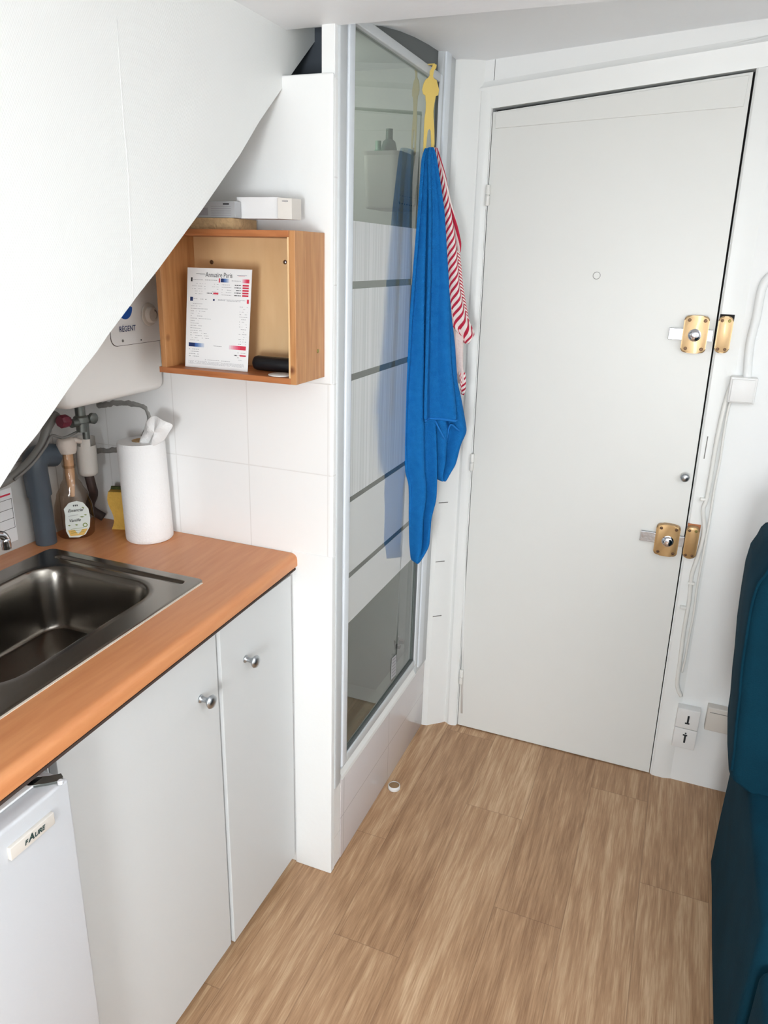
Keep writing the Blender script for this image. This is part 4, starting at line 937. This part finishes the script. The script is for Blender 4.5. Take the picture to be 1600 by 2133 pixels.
# card
c_bl, c_br = at(387, 762, 1, 1.338), at(515, 775, 1, 1.338); zb_ = BZa+.0125
Wc = c_br.x-c_bl.x; xl = c_bl.x; hgt = at(398, 556, 1, 1.36).z-zb_
print('card', xl, Wc, hgt)
cd0 = Vector((xl, 1.336, zb_)); cu = Vector((1, 0.02, 0)).normalized(); cv = Vector((.028, .10, 1)).normalized(); cn = cu.cross(cv)
if cn.y > 0: cn = -cn
def cp_(u_, v_, d=0): return cd0+cu*(u_*Wc)+cv*(v_*hgt)+cn*d
bm = NB(); prism(bm, [cp_(0, 0), cp_(1, 0), cp_(1, 1), cp_(0, 1)], -cn*.0012)
def cq(u0, u1, v0, v1, mi): quad(bm, [cp_(u0, v0, .0003), cp_(u1, v0, .0003), cp_(u1, v1, .0003), cp_(u0, v1, .0003)], mi)
cmats = [paper_white, ink, grey_ink, red_ink, navy]
steps = 6
for k in range(steps):
    f_ = (k+1)/(steps+1)
    cmats.append(pm('blue_fade_%s' % 'abcdef'[k], tuple(int(a*(1-f_)+b*f_) for a, b in zip((28, 78, 158), (238, 238, 240))), .6))
for k in range(steps):
    f_ = (k+1)/(steps+1)
    cmats.append(pm('red_fade_%s' % 'abcdef'[k], tuple(int(a*f_+b*(1-f_)) for a, b in zip((226, 44, 82), (238, 238, 240))), .6))
def grad(u0, u1, v0, v1, red, solid=.35):
    w = u1-u0
    if red:
        for k in range(steps): cq(u0+w*(1-solid)*k/steps, u0+w*(1-solid)*(k+1)/steps, v0, v1, 5+steps+k)
        cq(u1-w*solid, u1, v0, v1, 3)
    else:
        cq(u0, u0+w*solid, v0, v1, 4)
        for k in range(steps): cq(u0+w*solid+w*(1-solid)*k/steps, u0+w*solid+w*(1-solid)*(k+1)/steps, v0, v1, 5+k)
def dashes(u0, u1, v, h=.004, mi=2, p_=.7):
    u_ = u0
    while u_ < u1:
        w = random.uniform(.008, .028)
        if random.random() < p_: cq(u_, min(u_+w, u1), v, v+h, mi)
        u_ += w+.006
text_into(bm, 'Annuaire Paris', .0135, cp_(.50, .935, .0004), cu, cv, mi=1, weight=.0, sx=.80)
cq(.14, .28, .942, .945, 1); cq(.20, .29, .934, .936, 2); cq(.78, .93, .940, .943, 4); cq(.80, .90, .932, .934, 3)
cq(.06, .085, .865, .905, 1); cq(.50, .52, .865, .905, 3); dashes(.10, .48, .882, .005, 2, .9)
grad(.53, .66, .868, .905, False); grad(.86, .97, .868, .905, True); dashes(.70, .84, .884, .005, 2, .9)
for k in range(5):
    v_ = .845-k*.025; cq(.87, .965, v_-.008, v_+.008, 3); dashes(.75, .85, v_-.004, .008, 1, .95); dashes(.55, .70, v_-.002, .004, 2, .8); dashes(.08, .30, v_, .003, 2, .5); dashes(.40, .50, v_, .003, 2, .6)
cq(.42, .50, .748, .764, 3); dashes(.32, .40, .752, .008, 1, .95)
cq(.055, .10, .672, .712, 4); dashes(.11, .33, .692, .005, 2, .9); cq(.42, .445, .682, .702, 4); cq(.945, .975, .672, .712, 3); dashes(.50, .92, .697, .004, 2, .95); dashes(.50, .85, .687, .004, 2, .95)
for k in range(16): dashes(.07, random.uniform(.2, .42), .645-k*.0245, .004, 2, .8); dashes(.84, .96, .635-k*.0245, .004, 2, .6)
grad(.05, .30, .212, .252, False, .4); grad(.70, .96, .212, .252, True, .35); dashes(.45, .60, .231, .005, 2, .95)
for k in range(4): dashes(.06, .22, .185-k*.024, .005, 2, .7); dashes(.83, .96, .180-k*.024, .004, 2, .5)
cq(.87, .965, .148, .162, 3); dashes(.78, .83, .150, .009, 1, 1)
dashes(.32, .72, .085, .004, 2, .95); 
for k in range(4): dashes(.05, .94, .066-k*.009, .0025, 2, .9)
tag(obj('directory_card', bm, cmats), 'white printed card headed Annuaire Paris leaning inside the wooden box', 'printed card')
# black case and white disc
bm = NB(); p0 = at(540, 766, 1, 1.375); y_ = 1.375; xa = at(530, 766, 1, 1.375).x; zc_ = BZa+.012+.0155
M = frame_at((xa, y_, zc_), Y, Z); lathe(bm, [(0, 0), (.009, .0005), (.0135, .004), (.015, .010), (.015, .118), (.013, .123), (0, .124)], M @ Matrix.Scale(1, 4), 28)
tag(obj('black_case', bm, black_plastic, smooth=50), 'rounded black case lying in the bottom right of the wooden box', 'case')
bm = NB(); p = at(592, 786, 2, BZa+.0125); lathe(bm, [(0, 0), (.022, 0), (.024, .001), (.024, .002), (.022, .003), (0, .003)], Matrix.Translation((-.757, 1.333, BZa+.0125)), 36)
tag(obj('white_disc', bm, white_plastic, smooth=40), 'flat white round disc in front of the black case in the wooden box', 'disc')
# on top of the box
bm = NB(); box(bm, (-1.10, 1.335, BZb+.0005), (-.858, 1.425, BZb+.0215), bev=.0006); tag(obj('chipboard_offcut', bm, chip_end), 'raw chipboard offcut lying on top of the wooden box', 'board')
bm = NB(); M = Matrix.Identity(4); z0 = BZb+.0220
box(bm, (-.864, 1.362, z0), (-.772, 1.402, z0+.039), bev=.0006)
wbx = thing('cardboard_box', 'small white cardboard box on the chipboard above the wooden box', 'box', (-.85, 1.38, z0))
obj('carton', bm, paper_white, wbx)
bm = NB(); prism(bm, [(-.772, 1.362, z0), (-.7705, 1.358, z0), (-.744, 1.366, z0-.001), (-.7425, 1.402, z0), (-.772, 1.402, z0)], (0, 0, .038), bev=.0006); box(bm, (-.762, 1.3605, z0+.031), (-.750, 1.3618, z0+.0325), 1)
o = obj('end_flap', bm, [cream_plastic, grey_ink], wbx); o['label'] = 'greyer tucked-in end flap'
bm = NB(); z0 = BZb+.0220; box(bm, (-1.06, 1.338, z0), (-.853, 1.360, z0+.030), bev=.0006)
def fq(x0, x1, za, zb_, mi): quad(bm, [(x0, 1.3374, za), (x1, 1.3374, za), (x1, 1.3374, zb_), (x0, 1.3374, zb_)], mi)
fq(-.985, -.955, z0+.006, z0+.018, 1); fq(-.945, -.915, z0+.004, z0+.018, 1)
for k in range(5): fq(-.908, -.862, z0+.004+k*.004, z0+.0048+k*.004, 1)
fq(-.880, -.866, z0+.0235, z0+.0262, 2)
tag(obj('leaflet_packet', bm, [grey_card, grey_ink, ink]), 'flat grey printed packet on the chipboard left of the white carton', 'packet')

# ------------------------------------------------------------------ hook and towels
HP = Vector((-.634, 2.0, 1.5)); hn = Vector((.76, -.65, 0)).normalized()
hk = [(902, 133), (909, 135), (908, 142), (903, 148), (901, 159), (903, 164), (909, 167), (911, 176), (914, 188), (912, 199), (907, 200), (904, 216), (902, 232), (902.5, 247), (904, 268), (904.5, 300), (902, 318), (898, 318), (897.5, 290), (897, 272), (894, 268), (890, 272), (888, 292), (886, 318), (881, 318), (883, 270), (884, 247), (887, 228), (887, 214), (886, 199), (881, 196), (879, 187), (882, 174), (886, 166), (892, 162), (895, 158), (895, 148), (899, 142)]
bm = NB(); prism(bm, [atp(x, y, HP, hn) for x, y in hk], hn*.0022, bev=.0004)
# strap going over the top rail
pt = atp(905.5, 134, HP, hn); box(bm, (pt.x-.045, pt.y-.004, pt.z-.001), (pt.x+.001, pt.y+.004, pt.z+.001))
tag(obj('over_door_hook', bm, yellow_hook), 'yellow animal-shaped over-door hook hanging on top of shower door', 'hook')

def cloth(bm, rows, n, P, nn, fold, uvl=None, layer=0.0, mi=0, sub=4):
    """rows: (ypx, leftpx, rightpx); fold(u, v) offset along nn"""
    ys = [r_[0] for r_ in rows]; y0, y1 = ys[0], ys[-1]; out = []
    m = int((y1-y0)/9)
    for i in range(m+1):
        y = y0+(y1-y0)*i/m
        for (ya_, la, ra), (yb_, lb, rb) in zip(rows, rows[1:]):
            if ya_ <= y <= yb_+1e-6:
                t = (y-ya_)/(yb_-ya_); l_, r_ = la+(lb-la)*t, ra+(rb-ra)*t; break
        row = []
        for j in range(n+1):
            u_ = j/n; v_ = i/m; x = l_+(r_-l_)*u_
            sl = rows[0][3] if len(rows[0]) > 3 else 0
            row.append((bm.verts.new(atp(x, y+sl*(u_-.5)*v_, P, nn)+nn*(layer+fold(u_, v_))), u_, v_))
        out.append(row)
    uv = bm.loops.layers.uv.get('UVMap') or bm.loops.layers.uv.new('UVMap')
    for a_, b_ in zip(out, out[1:]):
        for j in range(n):
            q_ = (a_[j], a_[j+1], b_[j+1], b_[j]); f = bm.faces.new([k_[0] for k_ in q_]); f.smooth = True; f.material_index = mi
            for lp_, k_ in zip(f.loops, q_): lp_[uv].uv = (k_[1], 1-k_[2])
TP = Vector((-.612, 1.985, 1.0)); tn = Vector((.72, -.69, 0)).normalized()
def fA(u, v): return -.014*math.exp(-((u-.62)/.07)**2)+(.005+.013*v)*math.cos(u*6.28*1.5+.4+v*2.4)-.010*(1-v)*abs(u-.5)
def fB(u, v): return .007*v*v*math.sin(u*15+1)+-.012*math.exp(-((u-.30)/.06)**2)*(1-.5*v)-.008*math.exp(-((u-.82+.25*v)/.08)**2)+(.004+.009*v)*math.sin(u*6.28*1.2+1.0+v*.8)+.004*math.sin(u*18+v*3)*v
def fC(u, v): return (.005+.013*v*v)*math.cos(u*6.28*2.1+v*2.2)
bt = thing('blue_towel', 'bright blue terry towel hanging from yellow hook in front of shower door', 'towel', (-.63, 1.98, .7))
def clothobj(name, rows, n, fold, layer, mat, parent, thick=.009, P=TP):
    bm = NB(); cloth(bm, rows, n, P, tn, fold, layer=layer); o = obj(name, bm, mat, parent); 
    m_ = o.modifiers.new('thickness', 'SOLIDIFY'); m_.thickness = thick; m_.offset = 0; subsurf(o, 1); return o
left = [(308, 889, 895), (330, 881, 900), (440, 873, 899), (552, 864, 898), (665, 856, 900), (740, 852.5, 902), (815, 847, 905), (927, 845, 908), (984, 849, 908), (1012, 857, 907), (1040, 858, 905), (1077, 858, 894), (1134, 859, 889), (1155, 861, 877), (1171, 863, 865)]
def tw(nm, rows, n, fold, layer): return clothobj(nm, rows, n, fold, layer, terry, bt)
tw('left_fall', left, 22, fA, .000)
tw('back_fall', [(309, 890, 898), (330, 886, 903), (440, 884, 921), (590, 884, 935), (665, 884, 942.5), (721, 884, 950), (796, 886, 955.6), (834, 890, 965), (901, 898, 978), (924, 903, 965), (965, 907, 953), (991, 909, 934), (1002, 918, 925)], 22, fC, -.008)
tw('front_fall', [(307, 890, 897), (325, 886, 903), (440, 886, 919), (590, 883, 928), (684, 880, 929), (759, 878, 932), (815, 876, 939), (872, 875, 944.5, )], 20, fB, .010)
bm = NB(); hem = []
for k in range(24):
    u_ = k/23; hem.append(atp(875+69.5*u_, 872, TP, tn)+tn*(.0135+fB(u_, 1)))
tube(bm, hem, .0030, 8); o = obj('hem', bm, terry_hem, bt, smooth=0)
hem2 = [atp(x, y, TP, tn)+tn*.004 for x, y in ((944, 873), (939, 885), (952, 893), (970, 902))]
bm = NB(); tube(bm, spline([atp(x, y, TP, tn)+tn*d for x, y, d in ((905, 876, .005), (918, 905, .012), (928, 915, .004), (938, 885, .000), (950, 893, .006), (960, 899, .0))]), .0026, 8); obj('hem', bm, terry_hem, bt, smooth=0)

dt = thing('striped_tea_towel', 'red and white striped tea towel hanging behind the blue towel on yellow hook', 'tea towel', (-.6, 2.03, .9))
DP = TP-tn*.034
def dcl(nm, rows, n, fold, layer, mat): return clothobj(nm, rows, n, fold, layer, mat, dt, .0022, DP)
def fD(u, v): return .006*math.cos(u*6.28*1.2+v*2)*(.4+v)
fold_c = [(307, 905), (440, 926), (560, 947), (680, 955), (700, 962)]
dcl('striped_front', [(307, 897, 906), (360, 905, 918), (420, 914, 934), (510, 923, 950), (600, 931, 958), (660, 937, 973), (682, 942, 985), (700, 962, 991.5), (716, 968, 972)], 16, fD, .006, strp_a)
dcl('striped_fold', [(307, 905, 912), (360, 914, 929), (420, 928, 942), (470, 942, 957), (507, 950, 965), (526, 956, 960)], 8, fD, -.004, strp_c)
dcl('striped_back', [(520, 945, 960), (600, 950, 969), (654, 958, 980), (699, 966, 990), (715, 968, 974)], 10, fD, -.008, strp_b)
dcl('plain_back', [(640, 938, 958), (700, 946, 967), (760, 950, 967), (790, 956, 970), (800, 957, 970)], 10, fD, -.002, pink_white)
dcl('lower_striped_tip', [(775, 955, 968), (800, 957, 971), (815, 960, 969), (823, 962, 963)], 8, fD, .003, strp_d)

# ------------------------------------------------------------------ bottle cap on the floor
p = at(821, 1640, 2, 0.005); bm = NB(); 
cpz = thing('bottle_cap', 'small white cap with tan top lying on the floor beside the shower kerb', 'cap', (p.x, p.y, 0))
M = Matrix.Translation((p.x, p.y, .0005)); lathe(bm, [(0, 0), (.0175, 0), (.019, .002), (.019, .012), (.0175, .014), (.0165, .0145), (.0165, .012)], M, 32); obj('rim', bm, white_plastic, cpz, smooth=40)
bm = NB(); lathe(bm, [(.0166, .011), (0.01, .0125), (0, .0125)], M, 32); lathe(bm, [(0.0166, .0095), (.0166, .011)], M, 32); obj('top', bm, cap_tan, cpz, smooth=40)

# ------------------------------------------------------------------ sofa
sf = thing('sofa', 'dark teal velvet sofa at the right edge of the photo', 'sofa', (.7, 1.3, 0))
def soft(name, x0, x1, y0, y1, z0, z1, bev, seed=0, amp=.006, leantop=0.0, mat=velvet, cuts=3):
    bm = NB(); g = bmesh.ops.create_cube(bm, size=1)
    for v in bm.verts: v.co = Vector((x0+(v.co.x+.5)*(x1-x0), y0+(v.co.y+.5)*(y1-y0), z0+(v.co.z+.5)*(z1-z0)))
    bmesh.ops.bevel(bm, geom=bm.edges[:], offset=bev, segments=4, affect='EDGES', profile=.5)
    bmesh.ops.subdivide_edges(bm, edges=[e_ for e_ in bm.edges if e_.calc_length() > .12], cuts=6, use_grid_fill=True)
    for v in bm.verts:
        t = (v.co.z-z0)/(z1-z0); v.co.x += leantop*t*t
        n_ = noise.noise_vector(v.co*5+Vector((seed, 0, 0))); v.co += Vector((n_.x, n_.y, n_.z*.4))*amp
    return obj(name, bm, mat, sf, smooth=60)
# lofted back section following the visible profile at its near edge
YB0, YB1 = 1.60, 1.90
prof = [at(x, y, 1, 1.70) for x, y in ((1600, 1121), (1590, 1130), (1580.6, 1149), (1566.6, 1168), (1555, 1205), (1545.5, 1262), (1536, 1330), (1531, 1393), (1525.6, 1440), (1521, 1498), (1516, 1530), (1515, 1545))]
print('sofa prof', [(round(p.x, 3), round(p.z, 3)) for p in prof])
def loft(name, pr, ya, yb, xr, r, zb):
    bm = NB(); ring_y = [(ya, r*.55), (ya+r*.12, r*.22), (ya+r*.5, r*.06), (ya+r, 0), ((ya+yb)/2, 0), (yb-r*.5, r*.1), (yb, r*.6)]
    rings = []
    pts_ = [(xr, pr[0][1]+.012)]+[(pr[0][0]+.03, pr[0][1]+.012)]+list(pr)+[(pr[-1][0]+.03, zb), (xr, zb)]
    for y, ins in ring_y:
        rg_ = []
        for (x, z) in pts_:
            zz = z - (ins*.7 if z > pr[0][1]-.02 else 0)
            rg_.append(bm.verts.new((x+ins if x < xr-.01 else x, y, zz)))
        rings.append(rg_)
    n = len(pts_)
    for a_, b_ in zip(rings, rings[1:]):
        for k in range(n): bm.faces.new((a_[k], a_[(k+1) % n], b_[(k+1) % n], b_[k]))
    bm.faces.new(rings[0]); bm.faces.new(rings[-1][::-1])
    return obj(name, bm, velvet, sf, smooth=50)
loft('back_cushion', [(p.x, p.z) for p in prof], 1.55, 1.84, 1.2, .04, prof[-1].z-.02)
soft('seat_base', .262, 1.2, 1.172, 1.885, .012, prof[-1].z-.015, .02, 3, .004)
soft('seat_front', .268, 1.2, .45, 1.160, .012, .44, .025, 9, .004)
bm = NB(); box(bm, (.30, 1.14, .02), (1.1, 1.2, .42)); obj('inner_gap', bm, dark_gap, sf)
bm = NB(); tube(bm, spline([Vector((p.x+.004, 1.556+.006, p.z)) for p in prof[1:-1]]), .0035, 8); obj('piping', bm, velvet, sf, smooth=0)
